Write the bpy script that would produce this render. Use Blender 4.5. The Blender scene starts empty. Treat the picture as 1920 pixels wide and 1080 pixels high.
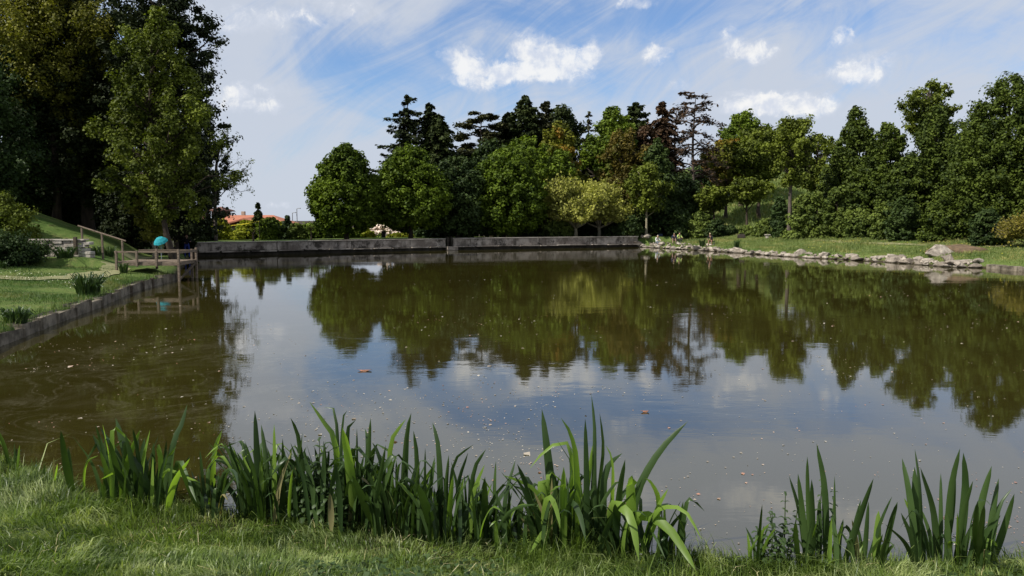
import bpy, bmesh, math, random
import numpy as np
from mathutils import Vector
R = math.radians
SC = bpy.context.scene
COL = SC.collection
rng = np.random.default_rng(7)
random.seed(7)

# ------------------------------------------------------------------ camera
H, PITCH, F = 2.5, R(5.22), 1400.0
cam = bpy.data.cameras.new("camera")
cam.lens = 26.25; cam.sensor_width = 36; cam.clip_start = 0.05; cam.clip_end = 9000
camo = bpy.data.objects.new("camera", cam); COL.objects.link(camo)
camo.location = (0, 0, H); camo.rotation_euler = (R(90) - PITCH, 0, 0)
SC.camera = camo
SC.render.resolution_x = 1024; SC.render.resolution_y = 576

# ------------------------------------------------------------------ light
SUN_EL = R(45); SUN_DIR = Vector((-0.86, -0.42, 0)).normalized()   # horizontal direction towards the sun
SKY_STR, CLOUD_STR, SUN_STR, EXPO = 0.092, 0.57, 5.0, 0.36
SC.view_settings.view_transform = 'Standard'; SC.view_settings.look = 'None'
SC.view_settings.exposure = EXPO; SC.view_settings.gamma = 1
sun = bpy.data.lights.new("sun", 'SUN'); sun.energy = SUN_STR; sun.angle = R(0.5); sun.color = (1, 0.95, 0.86)
suno = bpy.data.objects.new("sun", sun); COL.objects.link(suno)
sv = Vector((SUN_DIR.x * math.cos(SUN_EL), SUN_DIR.y * math.cos(SUN_EL), math.sin(SUN_EL)))
suno.rotation_euler = sv.to_track_quat('Z', 'Y').to_euler()


def ray(px, py):
    u = (px - 960) / F; v = (540 - py) / F
    return Vector((u, math.cos(PITCH) + v * math.sin(PITCH), -math.sin(PITCH) + v * math.cos(PITCH)))


def PY(px, py, Y):
    r = ray(px, py); t = Y / r.y
    return Vector((r.x * t, Y, H + r.z * t))


def PZ(px, py, z=0.0):
    r = ray(px, py); t = (z - H) / r.z
    return Vector((r.x * t, r.y * t, z))


# ------------------------------------------------------------------ node helpers
class NT:
    def __init__(s, nt): s.nt = nt; nt.nodes.clear()
    def n(s, typ, **kw):
        d = s.nt.nodes.new(typ)
        for k, v in kw.items():
            if k.startswith('i_'): s.put(d.inputs[k[2:].replace('_', ' ')], v)
            else: setattr(d, k, v)
        return d
    def put(s, inp, v):
        if isinstance(v, bpy.types.NodeSocket): s.nt.links.new(v, inp)
        else: inp.default_value = v
    def m(s, op, a, b=0.0, c=None, clamp=False):
        d = s.nt.nodes.new('ShaderNodeMath'); d.operation = op; d.use_clamp = clamp
        s.put(d.inputs[0], a); s.put(d.inputs[1], b)
        if c is not None: s.put(d.inputs[2], c)
        return d.outputs[0]
    def rng(s, v, a, b, c=0.0, d=1.0, smooth=True):
        k = s.nt.nodes.new('ShaderNodeMapRange')
        k.interpolation_type = 'SMOOTHSTEP' if smooth else 'LINEAR'
        for i, x in enumerate((v, a, b, c, d)): s.put(k.inputs[i], x)
        return k.outputs[0]
    def mix(s, f, a, b, blend='MIX'):
        d = s.nt.nodes.new('ShaderNodeMix'); d.data_type = 'RGBA'; d.blend_type = blend
        s.put(d.inputs[0], f)
        for i, x in ((6, a), (7, b)):
            s.put(d.inputs[i], (*x, 1) if isinstance(x, tuple) and len(x) == 3 else x)
        return d.outputs[2]
    def noise(s, vec, scale, detail=4, rough=0.55, dist=0.0, dim='3D'):
        d = s.nt.nodes.new('ShaderNodeTexNoise'); d.noise_dimensions = dim
        if vec is not None: s.put(d.inputs['Vector'], vec)
        s.put(d.inputs['Scale'], scale); s.put(d.inputs['Detail'], detail)
        s.put(d.inputs['Roughness'], rough); s.put(d.inputs['Distortion'], dist)
        return d.outputs[0]
    def map(s, vec, scale=(1, 1, 1), rot=(0, 0, 0), loc=(0, 0, 0)):
        d = s.nt.nodes.new('ShaderNodeMapping')
        s.put(d.inputs[0], vec); d.inputs[1].default_value = loc
        d.inputs[2].default_value = rot; d.inputs[3].default_value = scale
        return d.outputs[0]


# ------------------------------------------------------------------ world: daylight sky with clouds
world = bpy.data.worlds.new("World"); SC.world = world; world.use_nodes = True
W = NT(world.node_tree)
tc = W.n('ShaderNodeTexCoord').outputs['Generated']
sky = W.n('ShaderNodeTexSky'); sky.sky_type = 'NISHITA'; sky.sun_disc = False
sky.sun_elevation = SUN_EL; sky.sun_rotation = math.atan2(sv.x, sv.y)
sky.air_density = 1.1; sky.dust_density = 0.6; sky.ozone_density = 2.5; sky.altitude = 300
sep = W.n('ShaderNodeSeparateXYZ'); W.put(sep.inputs[0], tc)
X_, Y_, Z_ = sep.outputs
az = W.m('ARCTAN2', X_, Y_)
el = W.m('ARCSINE', Z_)
ae = W.n('ShaderNodeCombineXYZ'); W.put(ae.inputs[0], az); W.put(ae.inputs[1], el)
ae = ae.outputs[0]


def azel(px, py):
    r = ray(px, py).normalized(); return math.atan2(r.x, r.y), math.asin(r.z)


wob = W.n('ShaderNodeTexNoise'); wob.noise_dimensions = '2D'
W.put(wob.inputs['Vector'], ae); wob.inputs['Scale'].default_value = 34; wob.inputs['Detail'].default_value = 7; wob.inputs['Roughness'].default_value = 0.62
wsep = W.n('ShaderNodeSeparateColor'); W.put(wsep.inputs[0], wob.outputs[1])
azw = W.m('MULTIPLY_ADD', W.m('SUBTRACT', wsep.outputs[0], 0.5), 0.032, az)
elw = W.m('MULTIPLY_ADD', W.m('SUBTRACT', wsep.outputs[1], 0.5), 0.022, el)
# cumulus puffs: x, y, half width, half height in photo pixels, weight
PUFFS = [(862, 108, 42, 20, 1), (905, 143, 60, 26, 1.1), (995, 95, 42, 32, 1.15), (1065, 118, 55, 34, 1.1), (1110, 98, 18, 22, .7),
         (985, 140, 60, 18, .9), (1228, 104, 30, 17, 1.1), (1372, 82, 22, 28, 1), (1425, 98, 28, 20, .95), (1577, 72, 20, 18, 1),
         (1625, 128, 50, 26, .9), (1575, 140, 50, 16, .5), (1400, 196, 60, 20, .95), (1480, 196, 65, 22, .95), (1560, 205, 60, 16, .5),
         (497, 198, 28, 16, 1), (425, 190, 40, 24, .8), (1270, 160, 30, 12, .5), (520, 384, 26, 7, .6), (1195, 4, 36, 10, .8),
         (470, 40, 110, 26, .62), (640, 20, 90, 24, .55), (1440, -150, 90, 30, 1), (1180, -130, 90, 34, 1), (880, -170, 100, 30, .9),
         (1640, -190, 120, 36, .8), (480, 165, 60, 14, .55), (1700, 290, 80, 20, .35), (560, -170, 90, 30, .5)]
tot = None
for (px, py, a, b, w) in PUFFS:
    A, E = azel(px, py)
    dx = W.m('MULTIPLY', W.m('SUBTRACT', azw, A), F / a / 1.32)
    dy = W.m('MULTIPLY', W.m('SUBTRACT', elw, E), F / b / 1.32)
    d2 = W.m('MULTIPLY_ADD', dx, dx, W.m('MULTIPLY', dy, dy))
    v = W.m('MULTIPLY', W.m('SUBTRACT', 1.0, d2, clamp=True), w)
    tot = v if tot is None else W.m('ADD', tot, v)
puffn = W.noise(ae, 42, 9, 0.66, 0.3, dim='2D')
puff = W.rng(W.m('MULTIPLY_ADD', W.m('SUBTRACT', puffn, 0.50), 1.9, tot), 0.10, 1.25)
puff = W.m('MULTIPLY', puff, W.rng(tot, 0.0, 0.4))
# high veil and cirrus streaks
sA = W.map(W.map(ae, rot=(0, 0, R(-30))), scale=(3.2, 13, 1))
n1 = W.noise(sA, 1.5, 10, 0.66, 1.0, '2D')
sB = W.map(W.map(ae, rot=(0, 0, R(12))), scale=(4.2, 7, 1), loc=(3.7, 1.2, 0))
n2 = W.noise(sB, 1.2, 7, 0.6, 0.8, '2D')
cir = W.m('SUBTRACT', W.m('MULTIPLY_ADD', n1, 0.95, W.m('MULTIPLY', n2, 0.95)), 0.42)
veilL = W.rng(az, -0.14, -0.42, 0.0, 0.13)
veilR = W.rng(az, -0.02, 0.40, 0.03, 0.30)
veilLow = W.rng(el, 0.23, 0.02, 0.0, 0.42)
ax, ex = azel(690, 95)
hole = W.m('ADD', W.m('POWER', W.m('MULTIPLY', W.m('SUBTRACT', az, ax), 6.2), 2.0), W.m('POWER', W.m('MULTIPLY', W.m('SUBTRACT', el, ex), 15.0), 2.0))
hole = W.m('MULTIPLY', W.m('SUBTRACT', 1.0, hole, clamp=True), -0.17)
ax, ex = azel(1180, 10)
hole2 = W.m('ADD', W.m('POWER', W.m('MULTIPLY', W.m('SUBTRACT', az, ax), 3.0), 2.0), W.m('POWER', W.m('MULTIPLY', W.m('SUBTRACT', el, ex), 22.0), 2.0))
hole2 = W.m('MULTIPLY', W.m('SUBTRACT', 1.0, hole2, clamp=True), -0.12)
cirs = W.m('ADD', W.m('ADD', cir, veilL), W.m('ADD', veilR, veilLow))
cirs = W.m('ADD', cirs, W.rng(el, 0.23, 0.38, 0.0, 0.60))
cirs = W.m('ADD', cirs, W.m('ADD', hole, hole2))
for (px, py, a, b, w) in ((560, 30, 250, 90, .30), (430, 120, 130, 150, .26), (700, -20, 180, 60, .2), (480, 190, 200, 60, .10), (1000, 60, 260, 50, .06), (1700, 250, 420, 90, .14), (1300, 160, 300, 90, .10),
                          (640, 130, 130, 50, -.10), (790, 50, 90, 90, -.10), (1850, 10, 260, 60, -.16), (1290, 30, 330, 40, -.14), (930, 20, 120, 40, -.08)):
    A, E = azel(px, py)
    dx = W.m('MULTIPLY', W.m('SUBTRACT', azw, A), F / a); dy = W.m('MULTIPLY', W.m('SUBTRACT', elw, E), F / b)
    d2 = W.m('MULTIPLY_ADD', dx, dx, W.m('MULTIPLY', dy, dy))
    cirs = W.m('MULTIPLY_ADD', W.rng(d2, 1.4, 0.0), w, cirs)
veil = W.rng(cirs, 0.22, 1.06, 0.08, 0.95)
# clouds higher than the picture shows and behind the viewer
hi = W.rng(W.noise(tc, 2.2, 7, 0.6, 0.3), 0.46, 0.72)
hi = W.m('MULTIPLY', hi, W.rng(el, 0.36, 0.6, 0.0, 0.6))
bg = W.n('ShaderNodeBackground'); W.put(bg.inputs[0], W.mix(1.0, sky.outputs[0], (0.74, 0.94, 1.20), 'MULTIPLY')); bg.inputs[1].default_value = SKY_STR
bgv = W.n('ShaderNodeBackground'); bgv.inputs[0].default_value = (0.80, 0.87, 1.0, 1); bgv.inputs[1].default_value = CLOUD_STR
shade = W.noise(ae, 40, 5, 0.6, dim='2D')
cc = W.mix(W.m('MULTIPLY', W.rng(shade, 0.3, 0.6), W.rng(puff, 0.3, 0.9)), (0.74, 0.79, 0.90), (1.05, 1.04, 1.02))
bgc = W.n('ShaderNodeBackground'); W.put(bgc.inputs[0], cc); bgc.inputs[1].default_value = CLOUD_STR * 1.28
m1 = W.n('ShaderNodeMixShader'); W.put(m1.inputs[0], W.m('MAXIMUM', veil, hi)); W.put(m1.inputs[1], bg.outputs[0]); W.put(m1.inputs[2], bgv.outputs[0])
m2 = W.n('ShaderNodeMixShader'); W.put(m2.inputs[0], W.m('MULTIPLY', puff, 0.85)); W.put(m2.inputs[1], m1.outputs[0]); W.put(m2.inputs[2], bgc.outputs[0])
wo = W.n('ShaderNodeOutputWorld'); W.put(wo.inputs[0], m2.outputs[0])


# ------------------------------------------------------------------ materials
MATS = {}


def newmat(name):
    m = bpy.data.materials.new(name); m.use_nodes = True; MATS[name] = m
    return m, NT(m.node_tree)


def principled(N, col, rough=0.8, spec=0.3, normal=None, **kw):
    p = N.n('ShaderNodeBsdfPrincipled')
    N.put(p.inputs['Base Color'], (*col, 1) if isinstance(col, tuple) else col)
    N.put(p.inputs['Roughness'], rough); N.put(p.inputs['Specular IOR Level'], spec)
    if normal is not None: N.put(p.inputs['Normal'], normal)
    return p


def bump(N, h, dist=0.02, strength=1.0):
    b = N.n('ShaderNodeBump'); N.put(b.inputs['Height'], h); b.inputs['Distance'].default_value = dist
    b.inputs['Strength'].default_value = strength
    return b.outputs[0]


def leafmat(name, a, b, c=None, trans=0.35, rough=0.5, nscale=0.35, spec=0.25, bright=1.0):
    """a dark, b main, c rare third leaf colour"""
    if name in MATS: return MATS[name]
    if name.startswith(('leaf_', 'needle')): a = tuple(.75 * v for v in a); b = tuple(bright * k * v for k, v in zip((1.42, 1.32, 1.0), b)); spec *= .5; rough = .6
    if name.startswith(('leaf_', 'needle')): trans *= .62
    m, N = newmat(name)
    g = N.n('ShaderNodeNewGeometry')
    ri = g.outputs['Random Per Island']
    no = N.noise(g.outputs['Position'], nscale, 3)
    f = N.m('MULTIPLY_ADD', ri, 0.55, N.rng(no, 0.35, 0.65, 0.0, 0.45), clamp=True)
    col = N.mix(f, a, b)
    if c:
        no2 = N.noise(N.map(g.outputs['Position'], loc=(31, 7, 3)), nscale * 1.3, 2)
        f2 = N.m('MULTIPLY', N.rng(no2, 0.48, 0.66), N.rng(ri, 0.1, 0.6, 0.3, 1.0))
        col = N.mix(f2, col, c)
    p = principled(N, col, rough, spec)
    t = N.n('ShaderNodeBsdfTranslucent'); N.put(t.inputs[0], N.mix(0.35, col, (0.5, 0.55, 0.06), 'MULTIPLY'))
    N.put(t.inputs[0], N.mix(1.0, col, (1.25, 1.35, 0.5), 'MULTIPLY'))
    x = N.n('ShaderNodeMixShader'); x.inputs[0].default_value = trans
    N.put(x.inputs[1], p.outputs[0]); N.put(x.inputs[2], t.outputs[0])
    o = N.n('ShaderNodeOutputMaterial'); N.put(o.inputs[0], x.outputs[0])
    return m


def simple(name, a, b=None, scale=6, rough=0.85, spec=0.2, bd=0.01, bscale=None, stretch=(1, 1, 1), obj=True, detail=6):
    if name in MATS: return MATS[name]
    m, N = newmat(name)
    v = N.n('ShaderNodeTexCoord').outputs['Object'] if obj else N.n('ShaderNodeNewGeometry').outputs['Position']
    v = N.map(v, scale=stretch)
    n1 = N.noise(v, scale, detail, 0.6)
    col = N.mix(N.rng(n1, 0.3, 0.7), a, b or tuple(0.7 * q for q in a))
    n2 = N.noise(v, bscale or scale * 4, 5, 0.65)
    p = principled(N, col, rough, spec, bump(N, n2, bd))
    o = N.n('ShaderNodeOutputMaterial'); N.put(o.inputs[0], p.outputs[0])
    return m


BARK = simple('bark', (0.075, 0.055, 0.04), (0.03, 0.022, 0.017), 5, stretch=(1, 1, .25), bd=0.03)
BARKPALE = simple('bark_pale', (0.30, 0.26, 0.18), (0.14, 0.12, 0.08), 4, stretch=(1, 1, .4), bd=0.02)
BARKGREY = simple('bark_grey', (0.12, 0.095, 0.08), (0.05, 0.04, 0.035), 5, stretch=(1, 1, .3), bd=0.02)
STEM = simple('green_stem', (0.05, 0.08, 0.02), (0.03, 0.045, 0.015), 20, bd=0.001)
L_DOME = leafmat('leaf_hornbeam', (0.020, 0.042, 0.005), (0.092, 0.142, 0.014))
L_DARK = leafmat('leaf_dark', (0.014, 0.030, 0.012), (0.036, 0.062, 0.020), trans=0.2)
L_BLUE = leafmat('leaf_bluegreen', (0.017, 0.034, 0.011), (0.044, 0.070, 0.022), trans=0.25)
L_OLIVE = leafmat('leaf_olive', (0.026, 0.040, 0.007), (0.112, 0.146, 0.024), trans=0.35)
L_OLIVE2 = leafmat('leaf_olive_yellow', (0.065, 0.074, 0.013), (0.150, 0.155, 0.030), trans=0.4)
L_AUT = leafmat('leaf_olive_orange', (0.060, 0.072, 0.012), (0.13, 0.145, 0.022), (0.24, 0.13, 0.02), trans=0.35)
L_GREEN = leafmat('leaf_midgreen', (0.030, 0.056, 0.007), (0.105, 0.158, 0.018), trans=0.35)
L_RED = leafmat('leaf_brownred', (0.045, 0.042, 0.010), (0.105, 0.085, 0.020), (0.08, 0.115, 0.018), trans=0.3)
L_NEEDLE = leafmat('needle', (0.014, 0.024, 0.010), (0.036, 0.050, 0.018), trans=0.1, spec=0.15)
L_BLACK = leafmat('needle_black', (0.010, 0.016, 0.008), (0.024, 0.034, 0.013), trans=0.08, spec=0.15)
L_CEDAR = leafmat('needle_cedar', (0.028, 0.034, 0.018), (0.062, 0.066, 0.032), trans=0.1)
L_BROWNN = leafmat('needle_brown', (0.030, 0.020, 0.014), (0.065, 0.040, 0.026), trans=0.1)
L_POLL = leafmat('leaf_pollard', (0.17, 0.18, 0.045), (0.29, 0.31, 0.085), trans=0.4)
L_RIGHT = leafmat('leaf_rightwood', (0.015, 0.030, 0.006), (0.066, 0.096, 0.018), trans=0.25, nscale=0.6)
L_BUSH = leafmat('leaf_bush', (0.034, 0.058, 0.014), (0.105, 0.145, 0.036), trans=0.3)
L_YEL = leafmat('leaf_yellowgreen', (0.10, 0.12, 0.012), (0.22, 0.25, 0.025), trans=0.4)
L_GOLD = leafmat('leaf_golden', (0.09, 0.09, 0.02), (0.19, 0.17, 0.04), trans=0.35)
L_IRIS = leafmat('iris_blade', (0.014, 0.032, 0.009), (0.055, 0.095, 0.026), trans=0.26, rough=0.38, nscale=1.5, spec=0.35)
L_IRISB = leafmat('iris_blade_light', (0.12, 0.20, 0.030), (0.21, 0.32, 0.06), trans=0.5, rough=0.4, nscale=1.5, spec=0.3)
L_DEAD = leafmat('iris_dead_blade', (.14, .13, .055), (.26, .23, .11), trans=.25)
L_NETTLE = leafmat('nettle_leaf', (0.030, 0.055, 0.018), (0.060, 0.10, 0.030), trans=0.3, nscale=2)
L_GRASS = leafmat('grass_blade', (0.022, 0.047, 0.008), (0.165, 0.235, 0.045), (0.31, 0.36, 0.14), trans=0.35, rough=0.42, nscale=2.6, spec=0.35)
L_LAWN = leafmat('lawn_blade', (0.030, 0.065, 0.014), (0.085, 0.14, 0.034), (0.19, 0.19, 0.07), trans=0.3, nscale=0.6)
L_BANKG = leafmat('bank_blade', (0.08, 0.12, 0.03), (0.20, 0.24, 0.075), (0.30, 0.28, 0.10), trans=0.3, nscale=0.5)
CONC = None
COPE = simple('coping_concrete', (0.34, 0.31, 0.27), (0.18, 0.155, 0.13), 1.5, bd=.01, obj=False)


# ------------------------------------------------------------------ object helpers
def tag(o, label=None, cat=None, group=None, kind=None):
    if label: o['label'] = label
    if cat: o['category'] = cat
    if group: o['group'] = group
    if kind: o['kind'] = kind
    return o


def empty(name, loc, label, cat, group=None, rz=0):
    o = bpy.data.objects.new(name, None); COL.objects.link(o)
    o.location = loc; o.rotation_euler = (0, 0, rz); o.empty_display_size = 0.3
    return tag(o, label, cat, group)


def link(name, me, parent=None):
    o = bpy.data.objects.new(name, me); COL.objects.link(o)
    if parent: o.parent = parent
    return o


def quads(name, V, nv, mats, parent=None, smooth=False, faces=None, mi=None):
    """V (N*nv,3): N faces with nv corners each, or faces index array (M,nv)"""
    V = np.ascontiguousarray(V, dtype=np.float32).reshape(-1, 3)
    if faces is None: faces = np.arange(len(V), dtype=np.int32).reshape(-1, nv)
    faces = np.ascontiguousarray(faces, dtype=np.int32)
    me = bpy.data.meshes.new(name)
    me.vertices.add(len(V)); me.vertices.foreach_set('co', V.ravel())
    me.loops.add(faces.size); me.loops.foreach_set('vertex_index', faces.ravel())
    me.polygons.add(len(faces))
    me.polygons.foreach_set('loop_start', np.arange(0, faces.size, nv, dtype=np.int32))
    me.polygons.foreach_set('loop_total', np.full(len(faces), nv, dtype=np.int32))
    if smooth: me.polygons.foreach_set('use_smooth', np.ones(len(faces), dtype=bool))
    for m in (mats if isinstance(mats, (list, tuple)) else [mats]): me.materials.append(m)
    if mi is not None: me.polygons.foreach_set('material_index', np.ascontiguousarray(mi, dtype=np.int32))
    me.update(calc_edges=True); me.validate()
    return link(name, me, parent)


class Tubes:
    def __init__(s): s.V = []; s.Fa = []; s.n = 0
    def add(s, pts, rad, sides=5):
        pts = np.asarray(pts, float); k = len(pts)
        rad = np.broadcast_to(np.asarray(rad, float), (k,)) if np.ndim(rad) == 0 else np.asarray(rad, float)
        d = np.gradient(pts, axis=0); d /= np.linalg.norm(d, axis=1)[:, None] + 1e-9
        ref = np.array([0, 0, 1.0]) if abs(d[0][2]) < 0.8 else np.array([1.0, 0, 0])
        a = np.cross(d, ref); a /= np.linalg.norm(a, axis=1)[:, None] + 1e-9
        b = np.cross(d, a)
        th = np.arange(sides) * 2 * math.pi / sides
        ring = pts[:, None, :] + rad[:, None, None] * (a[:, None, :] * np.cos(th)[None, :, None] + b[:, None, :] * np.sin(th)[None, :, None])
        s.V.append(ring.reshape(-1, 3))
        i = np.arange(k - 1)[:, None] * sides; j = np.arange(sides)[None, :]; j2 = (j + 1) % sides
        f = np.stack([i + j, i + j2, i + sides + j2, i + sides + j], -1).reshape(-1, 4) + s.n
        s.Fa.append(f); s.n += k * sides
    def build(s, name, mat, parent=None, smooth=True):
        return quads(name, np.concatenate(s.V), 4, mat, parent, smooth, np.concatenate(s.Fa))


def unit(a): return a / (np.linalg.norm(a, axis=-1, keepdims=True) + 1e-9)


def leafverts(C, Nn, size, asp=1.0, g=rng, axis=None):
    """diamond leaves centred at C with normals Nn"""
    n = len(C)
    t = g.normal(size=(n, 3)) if axis is None else axis + g.normal(size=(n, 3)) * 0.25
    t = unit(t - (t * Nn).sum(1, keepdims=True) * Nn)
    b = np.cross(Nn, t)
    s = (size * g.uniform(0.65, 1.35, n))[:, None]
    u = t * s * asp; v = b * s
    w = Nn * s * 0.25
    return np.stack([C - u, C - v + w, C + u, C + v + w], 1).reshape(-1, 3)


PROF = {
    'dome': [(0, .50), (.08, .82), (.2, .97), (.35, 1), (.5, .94), (.65, .80), (.8, .58), (.92, .32), (1, .08)],
    'oval': [(0, .35), (.15, .75), (.35, 1), (.55, .98), (.75, .78), (.9, .48), (1, .12)],
    'round': [(0, .45), (.2, .85), (.45, 1), (.7, .9), (.88, .6), (1, .15)],
    'cone': [(0, .9), (.1, 1), (.3, .85), (.6, .55), (.85, .25), (1, .04)],
    'column': [(0, .8), (.2, 1), (.6, .95), (.8, .72), (.92, .45), (1, .12)],
    'bush': [(0, .85), (.25, 1), (.6, .9), (.85, .6), (1, .2)],
    'fir': [(0, 1), (.4, .85), (.7, .65), (.86, .5), (.95, .26), (1, .04)],
    'taper': [(0, .38), (.1, .72), (.26, 1), (.5, .84), (.7, .56), (.85, .38), (1, .10)],
    'tall': [(0, .75), (.12, .95), (.3, 1), (.5, .85), (.7, .62), (.85, .42), (1, .08)],
    'vase': [(0, .2), (.25, .6), (.55, .95), (.75, 1), (.9, .7), (1, .3)],
}


def prof(name, t):
    p = PROF[name]; return np.interp(t, [a for a, b in p], [b for a, b in p])


def groundz(x, y): return float(height(np.array([x]), np.array([y]))[0])


def place(px, Y, top, base=None):
    p = PY(px, (top + 430) / 2, Y); z0 = groundz(p.x, Y) - 0.06 if base is None else base
    zt = PY(px, top, Y).z
    return p.x, z0, zt - z0


def crown_cloud(g, prf, h0, h1, r, ncl, cr, nl, lumps=0.16, surf=0.55, flat=0.75, ell=1.0):
    """clump centres and leaves; returns centres, leaf points, leaf normals"""
    k = 0; out = []
    while k < ncl:
        t = g.uniform(0, 1, ncl * 3); keep = g.uniform(0, 1, ncl * 3) < prof(prf, t) ** 1.2 + 0.08
        t = t[keep][:ncl - k]
        a = g.uniform(0, 2 * math.pi, len(t))
        ph = g.uniform(0, 6.28, 6)
        lum = 1 + lumps * (np.sin(a * 2 + ph[0] + t * 5) + np.sin(a * 3 + ph[1] - t * 7) + 0.7 * np.sin(a * 5 + ph[2] + t * 11)) / 1.6
        rr = (g.uniform(0, 1, len(t)) ** surf) * prof(prf, t) * lum
        rad = np.maximum(rr * r - cr * 0.35 * (rr > 0.5), 0.0)
        z = h0 + t * (h1 - h0)
        z = np.minimum(z, h1 - cr * 0.28)
        out.append(np.stack([rad * np.cos(a) * ell, rad * np.sin(a), z], 1)); k += len(t)
    Cc = np.concatenate(out)[:ncl]
    crs = cr * g.uniform(0.55, 1.35, ncl) * (0.6 + 0.4 * prof(prf, np.clip((Cc[:, 2] - h0) / (h1 - h0), 0, 1)))
    idx = g.integers(0, ncl, nl)
    d = unit(g.normal(size=(nl, 3)))
    q = np.minimum(np.abs(g.normal(size=nl)) * .58 + .15, 1.35)
    off = d * (q * crs[idx])[:, None] * np.array([1, 1, flat])
    out_ = unit(Cc * np.array([1, 1, .25]) + np.array([0, 0, r * .25]) + g.normal(size=Cc.shape) * r * .25)      # shoots run outward from the limb
    off = off + out_[idx] * ((off * out_[idx]).sum(1) * g.uniform(.3, 1.3, ncl)[idx])[:, None]
    mg = np.linalg.norm(off, axis=1) / crs[idx]; off = off * (np.minimum(mg, 1.25) / (mg + 1e-9))[:, None]
    P = Cc[idx] + off
    Nn = unit(d * 0.75 + np.array([0, 0, .45]) + g.normal(size=(nl, 3)) * 0.45)
    return Cc, P, Nn


def limbs_to(tb, g, Cc, trunk, n, r0, droop=0.0, sides=4):
    """limbs from the trunk polyline to n of the clump centres"""
    if n <= 0: return
    sel = g.choice(len(Cc), min(n, len(Cc)), replace=False)
    tz = trunk[:, 2]
    for i in sel:
        c = Cc[i]; rad = math.hypot(c[0], c[1])
        z0 = np.clip(c[2] - rad * g.uniform(0.45, 1.0) - 0.1, tz[0] + 0.25 * (tz[-1] - tz[0]), tz[-1])
        s = np.array([np.interp(z0, tz, trunk[:, 0]), np.interp(z0, tz, trunk[:, 1]), z0])
        m1 = s + (c - s) * 0.35 + np.array([0, 0, 0.06 * rad]) + g.normal(size=3) * rad * 0.05
        m2 = s + (c - s) * 0.7 + np.array([0, 0, 0.05 * rad]) + g.normal(size=3) * rad * 0.06
        rr = r0 * g.uniform(0.25, 0.5)
        tb.add([s, m1, m2, c], [rr, rr * .7, rr * .42, rr * .12], sides)


def broad(name, label, px, Y, top, w, mat, prf='oval', bot=0.25, ncl=110, nl=16000, bark=BARK, seed=1, limbs=24, cr=0.13,
          trunk_r=None, ls=None, lean=0.0, group=None, surf=0.55, cat='tree', base=None, lumps=0.16, flat=0.75, tx=0.0, ell=1.0):
    g = np.random.default_rng(seed * 131 + int(px))
    X, z0, h = place(px, Y, top, base)
    r = w * Y / F / 2 * 1.03
    fine = prf in ('dome', 'column', 'bush')
    nl = int(nl * 2.5); ncl = int(ncl * (2.6 if fine else 1.7)); cr *= (.66 if fine else .8)
    o = empty(name, (X, Y, z0), label, cat, group)
    tr = trunk_r or max(0.05, h * 0.022)
    top_t = 0.86
    zs = np.linspace(0, h * top_t, 8)
    wig = np.cumsum(g.normal(size=(8, 2)) * h * 0.008, axis=0); wig[0] = 0
    trunk = np.stack([wig[:, 0] + lean * zs + tx * (1 - zs / h), wig[:, 1], zs], 1)
    tb = Tubes()
    rad = tr * (1 - zs / h) ** 0.8; rad[0] *= 1.35
    tb.add(trunk, rad, 8)
    cc, P, Nn = crown_cloud(g, prf, h * bot, h, r, ncl, cr * r * 2, nl, lumps=lumps, surf=surf, flat=flat, ell=ell)
    cc[:, 0] += lean * cc[:, 2]; P[:, 0] += lean * P[:, 2]
    limbs_to(tb, g, cc, trunk, limbs, tr)
    tb.build('trunk', bark, o)
    s = ls * .68 if ls else Y * 0.00128
    quads('crown', leafverts(P, Nn, s, 1.35, g), 4, mat, o)
    return o


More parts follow.
